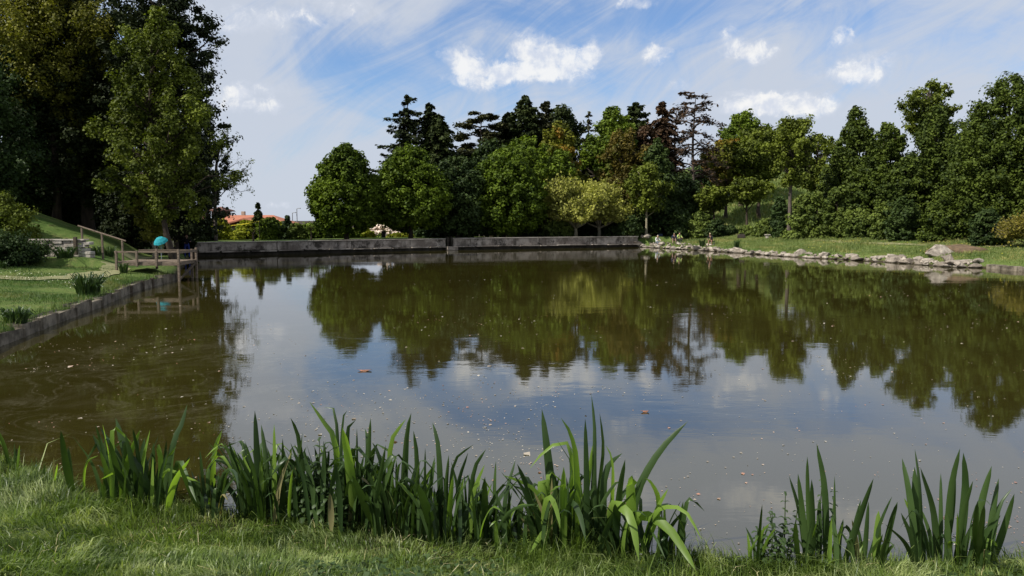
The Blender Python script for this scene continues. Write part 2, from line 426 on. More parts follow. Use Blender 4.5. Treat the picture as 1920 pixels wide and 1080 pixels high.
def conifer(name, label, px, Y, top, w, mat, bot=0.05, levels=26, per=9, droop=0.35, dens=1.0, bark=BARK, seed=1, irregular=0.25,
            prf='cone', ls=None, tip=0.0, group=None, needle_asp=1.8, thick=0.10, base=None, cat='tree', bare=0.0, trunk_r=None):
    g = np.random.default_rng(seed * 77 + int(px))
    X, z0, h = place(px, Y, top, base)
    r = w * Y / F / 2
    o = empty(name, (X, Y, z0), label, cat, group)
    tr = trunk_r or h * 0.018
    tb = Tubes()
    zs = np.linspace(0, h * 0.985, 9)
    tb.add(np.stack([np.zeros(9), np.zeros(9), zs], 1), tr * (1 - zs / h) ** 0.8 + 0.012, 7)
    C = []; Nn = []; A = []
    s = ls or Y * 0.0014
    for L in range(levels):
        t = (L + g.uniform(0, .6)) / levels
        lev = max(3, int(per * (1.05 - 0.5 * t)))
        if g.uniform() < irregular * 0.3: continue
        a0 = g.uniform(0, 6.28)
        for k in range(lev):
            a = a0 + k * 6.283 / lev + g.normal() * 0.18
            ln = r * float(prof(prf, t)) * (1 + g.normal() * irregular)
            if ln < 0.1: ln = 0.1
            z = h * (bot + (1 - bot) * t) + g.normal() * 0.01 * h
            z = min(z, h * 0.985)
            u = np.linspace(0, 1, 6)
            dz = -droop * ln * u ** 1.3 + tip * ln * np.maximum(u - .45, 0) ** 1.5
            x = np.cos(a) * ln * u; y = np.sin(a) * ln * u
            pts = np.stack([x, y, z + dz], 1)
            tb.add(pts, np.maximum(tr * 0.28 * (1 - u) * min(1, ln / r + .2), 0.008), 3)
            if g.uniform() < bare: continue
            n = int(dens * 62 * (0.25 + ln / r) )
            if n < 3: n = 3
            uu = g.uniform(0.12, 1.04, n)
            side = g.normal(size=n) * ln * 0.16 * (1.15 - uu * .6)
            px_ = np.cos(a) * ln * uu - np.sin(a) * side
            py_ = np.sin(a) * ln * uu + np.cos(a) * side
            pz_ = z - droop * ln * uu ** 1.3 + tip * ln * np.maximum(uu - .45, 0) ** 1.5 - np.abs(g.normal(size=n)) * thick * r * 0.6
            C.append(np.stack([px_, py_, pz_], 1))
            Nn.append(unit(np.stack([np.cos(a) * .3 + g.normal(size=n) * .45, np.sin(a) * .3 + g.normal(size=n) * .45, .7 + g.normal(size=n) * .3], 1)))
            A.append(np.tile([math.cos(a), math.sin(a), -0.4], (n, 1)))
    tb.build('trunk', bark, o)
    C = np.concatenate(C); Nn = np.concatenate(Nn); A = np.concatenate(A)
    quads('crown', leafverts(C, Nn, s, needle_asp, g, A), 4, mat, o)
    return o


def cedar(name, label, px, Y, top, w, mat, bot=0.35, plates=22, nl=7000, bark=BARKGREY, seed=1, sparse=False, group=None, ls=None, tx=0.0, rise=0.12):
    """flat tiered conifer with level plates of needles on stout limbs"""
    g = np.random.default_rng(seed * 53 + int(px))
    X, z0, h = place(px, Y, top)
    r = w * Y / F / 2
    o = empty(name, (X, Y, z0), label, 'tree', group)
    tb = Tubes(); tr = h * 0.016
    zs = np.linspace(0, h * 0.98, 8)
    tb.add(np.stack([np.sin(zs * .5) * .12, np.zeros(8), zs], 1), tr * (1 - zs / h) ** .7 + .015, 7)
    C = []
    s = ls or Y * 0.0013
    nl = int(nl * 1.9)
    for k in range(plates):
        t = (k + g.uniform(0, .8)) / plates
        a = k * 2.4 + g.normal() * .3
        ln = r * (1.0 - 0.35 * t) * g.uniform(.65, 1.15)
        if t > .88: ln *= 0.75
        z = h * (bot + (1 - bot) * min(t, .985)) + g.normal() * h * .012
        rs_ = rise * g.uniform(-.4, 2.2)
        u = np.linspace(0, 1, 7)
        wob = g.normal(size=(7, 2)) * ln * .035; wob[0] = 0
        P = np.stack([np.cos(a) * ln * u + wob[:, 0], np.sin(a) * ln * u + wob[:, 1], z + rs_ * ln * np.sin(u * 2.6) * 1.3 - (0.42 if sparse else .10) * g.uniform(0, 1.3) * ln * u ** 2 * (t < .8)], 1)
        P[:, 2] = np.minimum(P[:, 2], h)
        tb.add(P, np.maximum(tr * .42 * (1 - u * .9), .018), 4)
        for q in range(15 if sparse else 11):
            uu = g.uniform(.3, 1.0); i = int(uu * 6); i = min(i, 5); f = uu * 6 - i
            b0 = P[i] * (1 - f) + P[i + 1] * f
            sd = g.choice([-1, 1]) * g.uniform(.5, 1.1)
            l2 = ln * g.uniform(.15, .38)
            d = np.array([math.cos(a + sd), math.sin(a + sd), g.uniform(-.55, .4)])
            mid = b0 + d * l2 * .5 + g.normal(size=3) * .05 * l2; e = b0 + d * l2 + np.array([0, 0, -.08 * l2])
            tb.add([b0, mid, e], [max(tr * .12, .014), max(tr * .08, .011), .007], 3)
            for _ in range(3):
                d2 = unit(d + g.normal(size=3) * .6); tb.add([mid, mid + d2 * l2 * .3, e + d2 * l2 * .35], [.012, .009, .006], 3)
            n = int(nl / plates / (15 if sparse else 11))
            c = e[None] * .5 + mid[None] * .5 + g.normal(size=(n, 3)) * np.array([l2 * .42, l2 * .42, l2 * (.16 if not sparse else .2)])
            C.append(c)
    tb.build('trunk', bark, o)
    C = np.concatenate(C); C[:, 2] = np.minimum(C[:, 2], h)
    Nn = unit(g.normal(size=C.shape) * .45 + np.array([0, 0, 1]))
    quads('crown', leafverts(C, Nn, s, 1.8, g), 4, mat, o)
    return o


def twiggy(name, label, px, Y, top, w, mat, trunk_t=0.3, heads=7, per=120, leaves=9, bark=BARKPALE, seed=1, group=None, ls=None, cat='tree', tw=0.012, spread=.55, base=None, tr=None):
    """pollarded tree: trunk, stout limbs with knuckles, many fine upright twigs carrying small leaves"""
    g = np.random.default_rng(seed * 91 + int(px))
    X, z0, h = place(px, Y, top, base)
    r = w * Y / F / 2
    o = empty(name, (X, Y, z0), label, cat, group)
    tb = Tubes(); tr = tr or h * .03
    tb.add([[0, 0, 0], [.02, 0, h * trunk_t * .5], [-.03, 0.02, h * trunk_t]], [tr * 1.2, tr * .9, tr * .85], 8)
    C = []; Nn = []
    s = ls or Y * .00115
    leaves = int(leaves * 1.5)
    for k in range(heads):
        a = k * 6.283 / heads + g.normal() * .2
        rad = r * g.uniform(.2, .62) if k else 0
        z1 = h * (trunk_t + (.66 - trunk_t) * g.uniform(.15, .9))
        K = np.array([math.cos(a) * rad, math.sin(a) * rad, z1])
        tb.add([[0, 0, h * trunk_t * .92], [K[0] * .5, K[1] * .5, h * trunk_t + (z1 - h * trunk_t) * .35], K], [tr * .6, tr * .5, tr * .4], 6)
        for j in range(per):
            d = unit(np.array([math.cos(a) * spread * .8 + g.normal() * spread, math.sin(a) * spread * .8 + g.normal() * spread, 1.0 + g.normal() * .45]))
            if d[2] < -.25: d[2] *= -.3
            l = g.uniform(.3, 1) * min(r * .85, (h - z1) * 1.0)
            l = min(l, (h - z1) / max(d[2], .2))
            p1 = K + d * l * .5 + g.normal(size=3) * .03 * l; p2 = K + d * l + np.array([0, 0, .05 * l])
            tb.add([K, p1, p2], [tw, tw * .7, tw * .3], 3)
            u = g.uniform(.2, 1.02, leaves)[:, None]
            c = K + (p2 - K) * u + g.normal(size=(leaves, 3)) * .05 * l
            C.append(c)
    tb.build('trunk', bark, o)
    C = np.concatenate(C); Nn = unit(g.normal(size=C.shape) + np.array([0, 0, .4]))
    quads('crown', leafverts(C, Nn, s, 1.5, g), 4, mat, o)
    return o


def bare_branch(tb, g, p, d, l, r, depth, tips):
    n = 5; pts = [p]; q = p.copy(); dd = d.copy()
    for i in range(n):
        dd = unit(dd + g.normal(size=3) * .16 + np.array([0, 0, .03])); q = q + dd * l / n; pts.append(q.copy())
    tb.add(pts, np.linspace(r, r * .45, n + 1), 4 if depth > 1 else 3)
    if depth == 0: tips.append(q); return
    for k in range(3 if depth > 1 else 4):
        i = g.integers(2, n + 1)
        nd = unit(dd + g.normal(size=3) * .62)
        bare_branch(tb, g, pts[i], nd, l * g.uniform(.5, .75), r * .5, depth - 1, tips)


# ------------------------------------------------------------------ shore line and terrain
NEAR = [PZ(-40, 848), PZ(60, 893), PZ(160, 934), PZ(300, 952), PZ(560, 980), PZ(900, 1016), PZ(1180, 1044), PZ(1420, 1056), PZ(1920, 1060), PZ(2300, 1050)]
NEAR = [(p.x, p.y) for p in NEAR]
LEFTB = [PZ(-20, 657), PZ(50, 628), PZ(120, 601), PZ(190, 574), PZ(250, 547), PZ(300, 534), PZ(330, 524)]
LEFTB = [(p.x, p.y) for p in LEFTB]
WALLP = [PZ(360, 480.5), PZ(840, 469), PZ(1200, 463)]
WALLP = [(p.x, p.y) for p in WALLP]
RIGHTB = [PZ(1250, 466), PZ(1320, 470), PZ(1420, 477), PZ(1500, 483), PZ(1600, 488), PZ(1700, 494), PZ(1780, 501), PZ(1850, 503), PZ(1920, 506), PZ(2050, 520)]
RIGHTB = [(p.x, p.y) for p in RIGHTB]
POND = LEFTB + WALLP + RIGHTB + [(40, 20), (24, 7)] + NEAR[::-1] + [(-8.6, 10.6)]
ZONE = ['L'] * 6 + ['P'] + ['W'] * 2 + ['R'] * 12 + ['N'] * 11 + ['L']
assert len(ZONE) == len(POND)
PA = np.array(POND); PB = np.roll(PA, -1, axis=0)
ZN = np.array([{'L': 0, 'P': 4, 'W': 1, 'R': 2, 'N': 3}[z] for z in ZONE])
_r = np.random.default_rng(3)
_wav = [(_r.uniform(.02, .5), _r.uniform(0, 6.28), _r.uniform(0, 6.28)) for _ in range(10)]


def sdist(x, y):
    x = np.asarray(x, float); y = np.asarray(y, float)
    best = np.full(x.shape, 1e9); zone = np.zeros(x.shape, int); ins = np.zeros(x.shape, bool)
    for i in range(len(PA)):
        ax, ay = PA[i]; bx, by = PB[i]; dx, dy = bx - ax, by - ay
        t = np.clip(((x - ax) * dx + (y - ay) * dy) / (dx * dx + dy * dy), 0, 1)
        d = np.hypot(x - ax - t * dx, y - ay - t * dy)
        m = d < best; best = np.where(m, d, best); zone = np.where(m, ZN[i], zone)
        c = ((ay > y) != (by > y)) & (x < (bx - ax) * (y - ay) / (by - ay + 1e-12) + ax)
        ins ^= c
    return np.where(ins, -best, best), zone


def ss(t): t = np.clip(t, 0, 1); return t * t * (3 - 2 * t)


def height(x, y):
    sd, zn = sdist(x, y)
    und = sum(np.sin(x * f + a) * np.cos(y * f * 1.1 + b) for f, a, b in _wav) * 0.02
    zL = 0.24 + 0.081 * np.clip(sd, 0, 9.3) + und * ss(sd / 3)
    berm = np.clip((-x - 19.0 - .45 * (y - 38)) * .36, 0, 2.7) * ss((y - 32.0) / 4.0) * (.45 + .55 * ss((48 - y) / 8))
    zL = zL + berm
    zP = 0.42 * ss(sd / 1.0) + 0.5 * ss((sd - 1.6) / 2.0) + 0.02
    zW = .90 * ss((sd - 0.12) / 0.35)
    zR = 0.06 + 0.30 * ss(sd / 1.2) + 0.10 * np.clip(sd - 1, 0, 9) + und * 2 * ss(sd / 3)
    zNr = 0.02 + 0.22 * ss(sd / 1.8) + 0.12 * np.clip(sd - .8, 0, 6) + und * ss(sd)
    zP = zP + berm
    zz = np.select([zn == 0, zn == 1, zn == 2, zn == 4], [zL, zW, zR, zP], zNr)
    # dam: land drops away behind the wall on the left
    drop = ss((sd - 7) / 35) * ss((6 - x) / 16) * ss((y - 40) / 12) * ss((x + 60) / 30)
    zz = zz - 4.5 * drop
    # hill at back right
    hill = 12.0 * ss((y - 72) / 62) * ss((x - 4) / 34) * (1 - .6 * ss((x - 46) / 26))
    hill = hill + 2 * ss((x - 45) / 40) * ss((y - 20) / 40)
    zz = zz + hill * ss((sd - 6) / 12)
    left = 3.0 * ss((-x - 30) / 30) * ss((y - 25) / 20) * ss((80 - y) / 20)
    zz = zz + left
    far = ss((np.hypot(x, y) - 170) / 200)
    zz = zz * (1 - far) + far * (-5)
    inside = np.maximum(-1.3, sd * 0.7 - 0.04)
    inside = np.where((zn == 0) | (zn == 1) | (zn == 4), np.maximum(-1.3, sd * 3 - .2), inside)
    return np.where(sd < 0, inside, zz)


def axis(segs):
    out = []
    for a, b, s in segs: out += list(np.arange(a, b, s))
    return np.array(out + [segs[-1][1]])


gx = axis([(-4000, -400, 600), (-400, -120, 40), (-120, -45, 5), (-45, -27, 1.0), (-27, 17, 0.3), (17, 42, 0.6), (42, 110, 3), (110, 400, 25), (400, 4000, 600)])
gy = axis([(-300, -20, 40), (-20, 2, 2), (2, 12, .25), (12, 72, .3), (72, 150, 2.0), (150, 400, 20), (400, 5000, 460)])
GX, GY = np.meshgrid(gx, gy)
GZ = height(GX.ravel(), GY.ravel())
nx, ny = len(gx), len(gy)
ii = (np.arange(ny - 1)[:, None] * nx + np.arange(nx - 1)[None, :]).ravel()
gf = np.stack([ii, ii + 1, ii + nx + 1, ii + nx], 1)

m, N = newmat('ground')
pos = N.n('ShaderNodeNewGeometry').outputs['Position']
n1 = N.noise(pos, 0.35, 6, .6); n2 = N.noise(pos, 2.2, 6, .65); n3 = N.noise(pos, 25, 5, .7)
col = N.mix(N.rng(n1, .35, .65), (0.045, 0.085, 0.018), (0.10, 0.14, 0.038))
col = N.mix(N.m('MULTIPLY', N.rng(n2, .48, .72), .65), col, (0.16, 0.15, 0.065))
col = N.mix(N.rng(n3, .35, .7), col, N.mix(1.0, col, (1.5, 1.45, 1.3), 'MULTIPLY'))
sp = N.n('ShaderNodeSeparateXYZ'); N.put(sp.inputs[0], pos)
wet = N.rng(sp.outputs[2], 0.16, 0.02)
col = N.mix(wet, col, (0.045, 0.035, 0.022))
p = principled(N, col, .9, .1, bump(N, N.m('ADD', n3, N.m('MULTIPLY', n2, 2.0)), .05))
o_ = N.n('ShaderNodeOutputMaterial'); N.put(o_.inputs[0], p.outputs[0])
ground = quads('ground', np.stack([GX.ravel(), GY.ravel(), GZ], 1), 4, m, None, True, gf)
tag(ground, kind='structure')

# ------------------------------------------------------------------ water
m, N = newmat('pond_water')
pos = N.n('ShaderNodeNewGeometry').outputs['Position']
mur = N.noise(pos, .18, 4, .6, .5)
# swirls of scum drifting in the left corner of the pond
c0 = PZ(250, 690)
sp = N.n('ShaderNodeSeparateXYZ'); N.put(sp.inputs[0], pos)
dx = N.m('MULTIPLY', N.m('SUBTRACT', sp.outputs[0], c0.x + 0.8), .22); dy = N.m('MULTIPLY', N.m('SUBTRACT', sp.outputs[1], c0.y), .17)
d2 = N.m('MULTIPLY_ADD', dx, dx, N.m('MULTIPLY', dy, dy))
patch = N.rng(d2, 1.1, 0.15)
wpn = N.n('ShaderNodeTexNoise'); N.put(wpn.inputs['Vector'], pos); wpn.inputs['Scale'].default_value = .22; wpn.inputs['Detail'].default_value = 2
wv = N.n('ShaderNodeVectorMath', operation='SCALE'); N.put(wv.inputs[0], wpn.outputs[1]); wv.inputs[3].default_value = 9.0
wa = N.n('ShaderNodeVectorMath', operation='ADD'); N.put(wa.inputs[0], pos); N.put(wa.inputs[1], wv.outputs[0])
ring = N.noise(wa.outputs[0], .55, 3, .5, 1.2)
line = N.m('SUBTRACT', 1.0, N.m('MULTIPLY', N.m('ABSOLUTE', N.m('SUBTRACT', ring, .5)), 26.0), clamp=True)
line2 = N.m('SUBTRACT', 1.0, N.m('MULTIPLY', N.m('ABSOLUTE', N.m('SUBTRACT', ring, .43)), 40.0), clamp=True)
fine = N.noise(pos, 14, 5, .7)
scum = N.m('MULTIPLY', N.m('MULTIPLY_ADD', line2, .5, line), N.rng(fine, .35, .7))
scum = N.m('MULTIPLY', scum, N.m('MULTIPLY', patch, .17))
film = N.m('MULTIPLY', N.rng(N.noise(pos, .9, 5, .65, .8), .45, .75), N.m('MULTIPLY', patch, .06))
col = N.mix(N.rng(mur, .3, .7), (0.024, 0.0200, 0.0042), (0.032, 0.028, 0.0062))
col = N.mix(N.m('ADD', scum, film), col, (0.30, 0.27, 0.19))
rp1 = N.noise(N.map(pos, scale=(.8, 1.6, 1)), 1.3, 3, .55)
rp2 = N.noise(N.map(pos, scale=(1, 2.2, 1)), 7, 2, .5)
rp3 = N.noise(N.map(pos, scale=(.12, .3, 1)), 1.0, 2, .5)
amp = N.rng(rp3, .42, .68, .35, 1.6)
hgt = N.m('MULTIPLY', N.m('MULTIPLY_ADD', rp2, .16, rp1), amp)
b = bump(N, hgt, .0026)
p = principled(N, col, N.m('MULTIPLY_ADD', scum, .8, .03), .5, b); p.inputs['IOR'].default_value = 2.4
o_ = N.n('ShaderNodeOutputMaterial'); N.put(o_.inputs[0], p.outputs[0])
bm = bmesh.new()
cx = np.mean(PA, axis=0)
ext = []
n = len(PA)
for i in range(n):                       # push the outline a little under the banks
    a = PA[i - 1]; b_ = PA[i]; c = PA[(i + 1) % n]
    t = unit(c - a); nn = np.array([-t[1], t[0]])
    s_, _z = sdist(np.array([b_[0] + nn[0] * .05]), np.array([b_[1] + nn[1] * .05]))
    sg = 1 if s_[0] > 0 else -1
    ext.append(b_ + nn * sg * (.12 if ZN[i] in (0, 1, 4) else .6))
vs = [bm.verts.new((q[0], q[1], 0.0)) for q in ext]
fc = bm.faces.new(vs)
bmesh.ops.triangulate(bm, faces=[fc])
bmesh.ops.recalc_face_normals(bm, faces=bm.faces)
if bm.faces[:][0].normal.z < 0: bmesh.ops.reverse_faces(bm, faces=bm.faces)
me = bpy.data.meshes.new('water'); bm.to_mesh(me); bm.free(); me.materials.append(m)
tag(link('water', me), kind='structure')


# ------------------------------------------------------------------ box helper
def boxes(name, bl, mat, parent=None, bevel=0.0):
    """bl: list of (centre, size, rotz[, jitter]) joined into one mesh"""
    bm = bmesh.new()
    for b in bl:
        c, s, rz = b[:3]
        r = bmesh.ops.create_cube(bm, size=1.0)
        cz, sz = math.cos(rz), math.sin(rz)
        for v in r['verts']:
            x, y, z = v.co.x * s[0], v.co.y * s[1], v.co.z * s[2]
            if len(b) > 3:
                x += random.uniform(-1, 1) * b[3]; z += random.uniform(-1, 1) * b[3]
            v.co = (c[0] + x * cz - y * sz, c[1] + x * sz + y * cz, c[2] + z)
    if bevel: bmesh.ops.bevel(bm, geom=bm.edges[:], offset=bevel, segments=2, affect='EDGES', profile=.6)
    me = bpy.data.meshes.new(name); bm.to_mesh(me); bm.free(); me.materials.append(mat)
    return link(name, me, parent)


# stained concrete
m, N = newmat('stained_concrete')
pos = N.n('ShaderNodeNewGeometry').outputs['Position']
a1 = N.noise(pos, 1.2, 6, .65); a2 = N.noise(N.map(pos, scale=(1, 1, .12)), 3.2, 5, .6); a3 = N.noise(pos, 18, 5, .7)
col = N.mix(N.rng(a1, .38, .62), (0.36, 0.315, 0.27), (0.15, 0.125, 0.105))
a4 = N.noise(N.map(pos, loc=(5, 9, 2)), .7, 7, .75)
col = N.mix(N.rng(a2, .5, .72), col, (0.085, 0.072, 0.058))
col = N.mix(N.rng(a4, .52, .62), col, (0.05, 0.042, 0.035))
col = N.mix(N.m('MULTIPLY', N.rng(a3, .5, .75), .4), col, (0.34, 0.31, 0.27))
p = principled(N, col, .9, .15, bump(N, a3, .012))
o_ = N.n('ShaderNodeOutputMaterial'); N.put(o_.inputs[0], p.outputs[0])
CONC = m
CONCD = simple('dark_concrete', (0.055, 0.046, 0.036), (0.022, 0.020, 0.014), 2, bd=.02, obj=False)  # darker concrete for the wall footing and sluice posts
STONE = simple('pale_stone', (0.46, 0.42, 0.37), (0.22, 0.19, 0.16), 1.6, bd=.03, obj=False)
STONEG = simple('edging_stone', (0.24, 0.205, 0.155), (0.045, 0.038, 0.028), 2.2, bd=.02, obj=False)
WOOD = simple('weathered_wood', (0.22, 0.17, 0.125), (0.085, 0.065, 0.05), 5, stretch=(1, 6, 6), bd=.006)
WOODD = simple('dark_wood', (0.11, 0.085, 0.06), (0.05, 0.038, 0.028), 5, stretch=(1, 6, 6), bd=.006)


def hit(px, py):
    """first terrain point along the ray of a photo pixel"""
    r = ray(px, py); r = r / r.y
    ys = np.concatenate([np.arange(3, 90, .1), np.arange(90, 400, 1.0)])
    z = H + r.z * ys; g = np.maximum(height(r.x * ys, ys), 0.0)
    i = int(np.argmax(z <= g)) if (z <= g).any() else len(ys) - 1
    return Vector((r.x * ys[i], ys[i], g[i]))


# ------------------------------------------------------------------ far dam wall
def dirs(p, q):
    d = Vector((q[0] - p[0], q[1] - p[1], 0)); L = d.length; d.normalize()
    return d, Vector((-d.y, d.x, 0)), L          # second vector points away from the pond


def wallpt(px):
    """point of the wall line under photo column px"""
    for (p, q) in ((WALLP[0], WALLP[1]), (WALLP[1], WALLP[2])):
        k = (px - 960) / F * 1.0
        # solve x = k' * y on segment
        r = ray(px, 480); k = r.x / r.y
        t = (k * p[1] - p[0]) / ((q[0] - p[0]) - k * (q[1] - p[1]))
        if -0.02 <= t <= 1.02 or q is WALLP[2]:
            return (p[0] + (q[0] - p[0]) * t, p[1] + (q[1] - p[1]) * t)


def dam_wall(label, cols, top):
    p0, p1 = wallpt(cols[0]), wallpt(cols[-1])
    o = empty('retaining_wall', (p0[0], p0[1], 0), label, 'wall')
    for i in range(len(cols) - 1):
        p, q = wallpt(cols[i]), wallpt(cols[i + 1])
        d, nn, L = dirs(p, q); rz = math.atan2(d.y, d.x)
        c = Vector(((p[0] + q[0]) / 2 - p0[0], (p[1] + q[1]) / 2 - p0[1], 0))
        cc = c + nn * .22; jit = random.uniform(-.015, .015)
        boxes('panel', [((cc.x, cc.y, (.32 + top) / 2), (L - .05, .44, top - .32 + jit), rz)], CONC, o, .012)
        cc = c + nn * .20
        boxes('coping', [((cc.x, cc.y, top + .03), (L - .02, .56, .06), rz)], COPE, o, .012)
        # ledge broken into slabs
        n = max(3, int(L / 1.6)); bl = []
        for k in range(n):
            t = -L / 2 + (k + .5) * L / n; e = c + d * t - nn * random.uniform(.06, .11)
            bl.append(((e.x, e.y, .28 + random.uniform(-.02, .02)), (L / n * random.uniform(.9, 1.0), .5, .07), rz + random.uniform(-.01, .01), .012))
        boxes('ledge', bl, CONC, o, .01)
        cc = c + nn * .24
        boxes('footing', [((cc.x, cc.y, -.18), (L, .5, .84), rz)], CONCD, o)
    return o


dam_wall('long grey concrete retaining wall left of the sluice with stained panels', [358, 520, 660, 836], .90)
dam_wall('grey concrete retaining wall right of the sluice ending at the rocks', [849, 1011, 1196], .93)
p = wallpt(842.5); q = wallpt(849); d, nn, L = dirs(wallpt(836), q); rz = math.atan2(d.y, d.x)
o = empty('sluice_gate', (p[0], p[1], 0), 'dark sluice gate in the gap between the two long walls', 'sluice gate')
for s_ in (-1, 1):
    boxes('post', [((d.x * s_ * .17 + nn.x * .1, d.y * s_ * .17 + nn.y * .1, .45), (.09, .5, 1.3), rz)], CONCD, o, .01)
boxes('gate', [((nn.x * .25, nn.y * .25, .42), (.26, .06, 1.1), rz)], simple('rusted_iron', (.05, .035, .028), (.02, .016, .014), 8), o, .006)
boxes('apron', [((-nn.x * .35 + d.x * .1, -nn.y * .35 + d.y * .1, .16), (.9, .5, .3), rz)], CONC, o, .02)

# ------------------------------------------------------------------ left bank edging
pts = [Vector((*p, 0)) for p in [(-8.6, 10.6)] + LEFTB]
o = empty('bank_edging', (pts[1].x, pts[1].y, 0), 'row of weathered stone blocks edging the left lawn at the waterline', 'kerb')
path = []; 
for a, b in zip(pts[:-1], pts[1:]):
    n = max(1, int((b - a).length / .05))
    path += [a.lerp(b, i / n) for i in range(n)]
path.append(pts[-1])
i = 0
while i < len(path) - 14:
    n = random.randint(20, 34); j = min(i + n, len(path) - 1)
    a, b = path[i], path[j]; dd = b - a; L = dd.length
    nn_ = Vector((-dd.y, dd.x, 0)).normalized()
    c = (a + b) / 2 + nn_ * .08 - pts[1]
    h = .24 + random.uniform(-.05, .05); rz = math.atan2(dd.y, dd.x) + random.uniform(-.05, .05)
    boxes('edging_block', [((c.x, c.y, h / 2 - .12), (L * .94, .26, h + .24), rz, .035)], STONEG, o, .04)
    if random.random() < .4:
        e = b + nn_ * random.uniform(-.12, -.03) - pts[1]
        boxes('stake', [((e.x, e.y, .06), (.09, .09, .44 + random.uniform(0, .12)), rz, .01)], WOODD, o, .01)
    i = j

# ------------------------------------------------------------------ paths
SAND = simple('trodden_earth', (0.26, 0.24, 0.13), (0.12, 0.135, 0.055), 2.5, bd=.02, obj=False)


def strip(name, pl, wid, mat, lift=.012):
    P = [Vector(p) for p in pl]; V = []; dense = []
    for a, b in zip(P[:-1], P[1:]):
        n = max(2, int((b - a).length / .35)); dense += [a.lerp(b, i / n) for i in range(n)]
    dense.append(P[-1]); k = 7
    for i, p in enumerate(dense):
        a = dense[max(0, i - 1)]; b = dense[min(len(dense) - 1, i + 1)]; t = (b - a); t.z = 0; t.normalize()
        nn = Vector((-t.y, t.x, 0)); w = wid * (1 + .25 * math.sin(i * .7) + .15 * math.sin(i * 1.9)) * min(1, .25 + i * .2, .25 + (len(dense) - 1 - i) * .2)
        for j in range(k):
            q = p + nn * w * (j / (k - 1) - .5); V.append((q.x, q.y, 0))
    V = np.array(V); V[:, 2] = height(V[:, 0], V[:, 1]) + lift
    n = len(dense); ii = (np.arange(n - 1)[:, None] * k + np.arange(k - 1)[None]).ravel()
    return tag(quads(name, V, 4, mat, None, True, np.stack([ii, ii + 1, ii + k + 1, ii + k], 1)), kind='structure')


strip('path', [PZ(-80, 507, .85), PZ(60, 501, .9), PZ(145, 496, .9), PZ(205, 490, .88), PZ(224, 487, .8)], 1.0, SAND, .03)
strip('path', [PZ(236, 476, .9), PZ(262, 470, .9), PZ(300, 465, .95)], .8, SAND, .03)
strip('path', [hit(1196, 445), hit(1225, 437), hit(1262, 430), hit(1292, 427)], 1.7, SAND, .03)
strip('path', [hit(1310, 432), hit(1380, 440), hit(1470, 446), hit(1600, 456), hit(1760, 460), hit(1930, 462)], .7, SAND, .03)


# ------------------------------------------------------------------ pier
def stick(a, b, w, h=None):
    """box between two points as (centre,size..) in a Tubes mesh"""
    return (np.array(a, float), np.array(b, float), w)


def beam(name, segs, mat, parent=None, bevel=.008):
    """segs: (p,q,width,height) rectangular beams between points"""
    bm = bmesh.new()
    for p, q, w, h in segs:
        p, q = Vector(p), Vector(q); d = q - p
        r = bmesh.ops.create_cube(bm, size=1.0)
        M = d.to_track_quat('X', 'Z').to_matrix()
        for v in r['verts']:
            v.co = M @ Vector((v.co.x * d.length, v.co.y * w, v.co.z * h)) + (p + q) / 2
    bmesh.ops.bevel(bm, geom=bm.edges[:], offset=bevel, segments=1, affect='EDGES')
    me = bpy.data.meshes.new(name); bm.to_mesh(me); bm.free(); me.materials.append(mat)
    return link(name, me, parent)


PYD = 30.2
A = PY(222, 489, PYD); Bq = PY(338, 491, PYD); dz = .80; Cc = PY(364, 483, PYD + 1.7)
ax0, ax1, ax2 = A.x, Bq.x, PY(364, 483, PYD + 1.7).x
o = empty('wooden_pier', (A.x, PYD, 0), 'small grey wooden fishing pier with low rails standing in the pond', 'pier')
LX = ax1 - ax0
boards = []
nb = 17
for k in range(nb):
    x = (k + .5) * LX / nb
    boards.append(((x, .75, dz + random.uniform(-.004, .004)), (LX / nb - .012, 1.6, .045), 0))
boxes('deck', boards, WOOD, o, .004)
beam('edge_beam', [((-.05, -.09, dz - .07), (LX + .05, -.09, dz - .07), .06, .15)], WOOD, o)
beam('edge_beam', [((-.05, 1.60, dz - .07), (ax2 - ax0 + .1, 1.60, dz - .07), .06, .15)], WOODD, o)
beam('edge_beam', [((LX + .03, -.05, dz - .05), (ax2 - ax0 + .06, 1.62, dz - .05), .06, .13)], WOOD, o)
for x, y, zb in ((0.0, -.16, .45), (LX * .33, -.16, .62), (LX * .645, -.16, .62), (LX, -.16, -.6), (ax2 - ax0 + .1, 1.66, -.6), (LX * .9, 1.68, -.6), (LX * .3, 1.68, .4)):
    beam('post', [((x, y, zb), (x + .01, y, dz + .46 + (.06 if x > LX * .9 else 0)), .085, .085)], WOOD, o)
beam('handrail', [((-.06, -.16, dz + .41), (LX + .05, -.16, dz + .41), .05, .07)], WOOD, o)
beam('handrail', [((LX, -.15, dz + .39), (ax2 - ax0 + .1, 1.64, dz + .39), .06, .08)], WOOD, o)
beam('handrail', [((0, 1.68, dz + .40), (ax2 - ax0 + .1, 1.68, dz + .40), .06, .08)], WOODD, o)
beam('brace', [((LX, -.1, .1), (LX - .05, 1.6, .7), .05, .07)], WOODD, o)

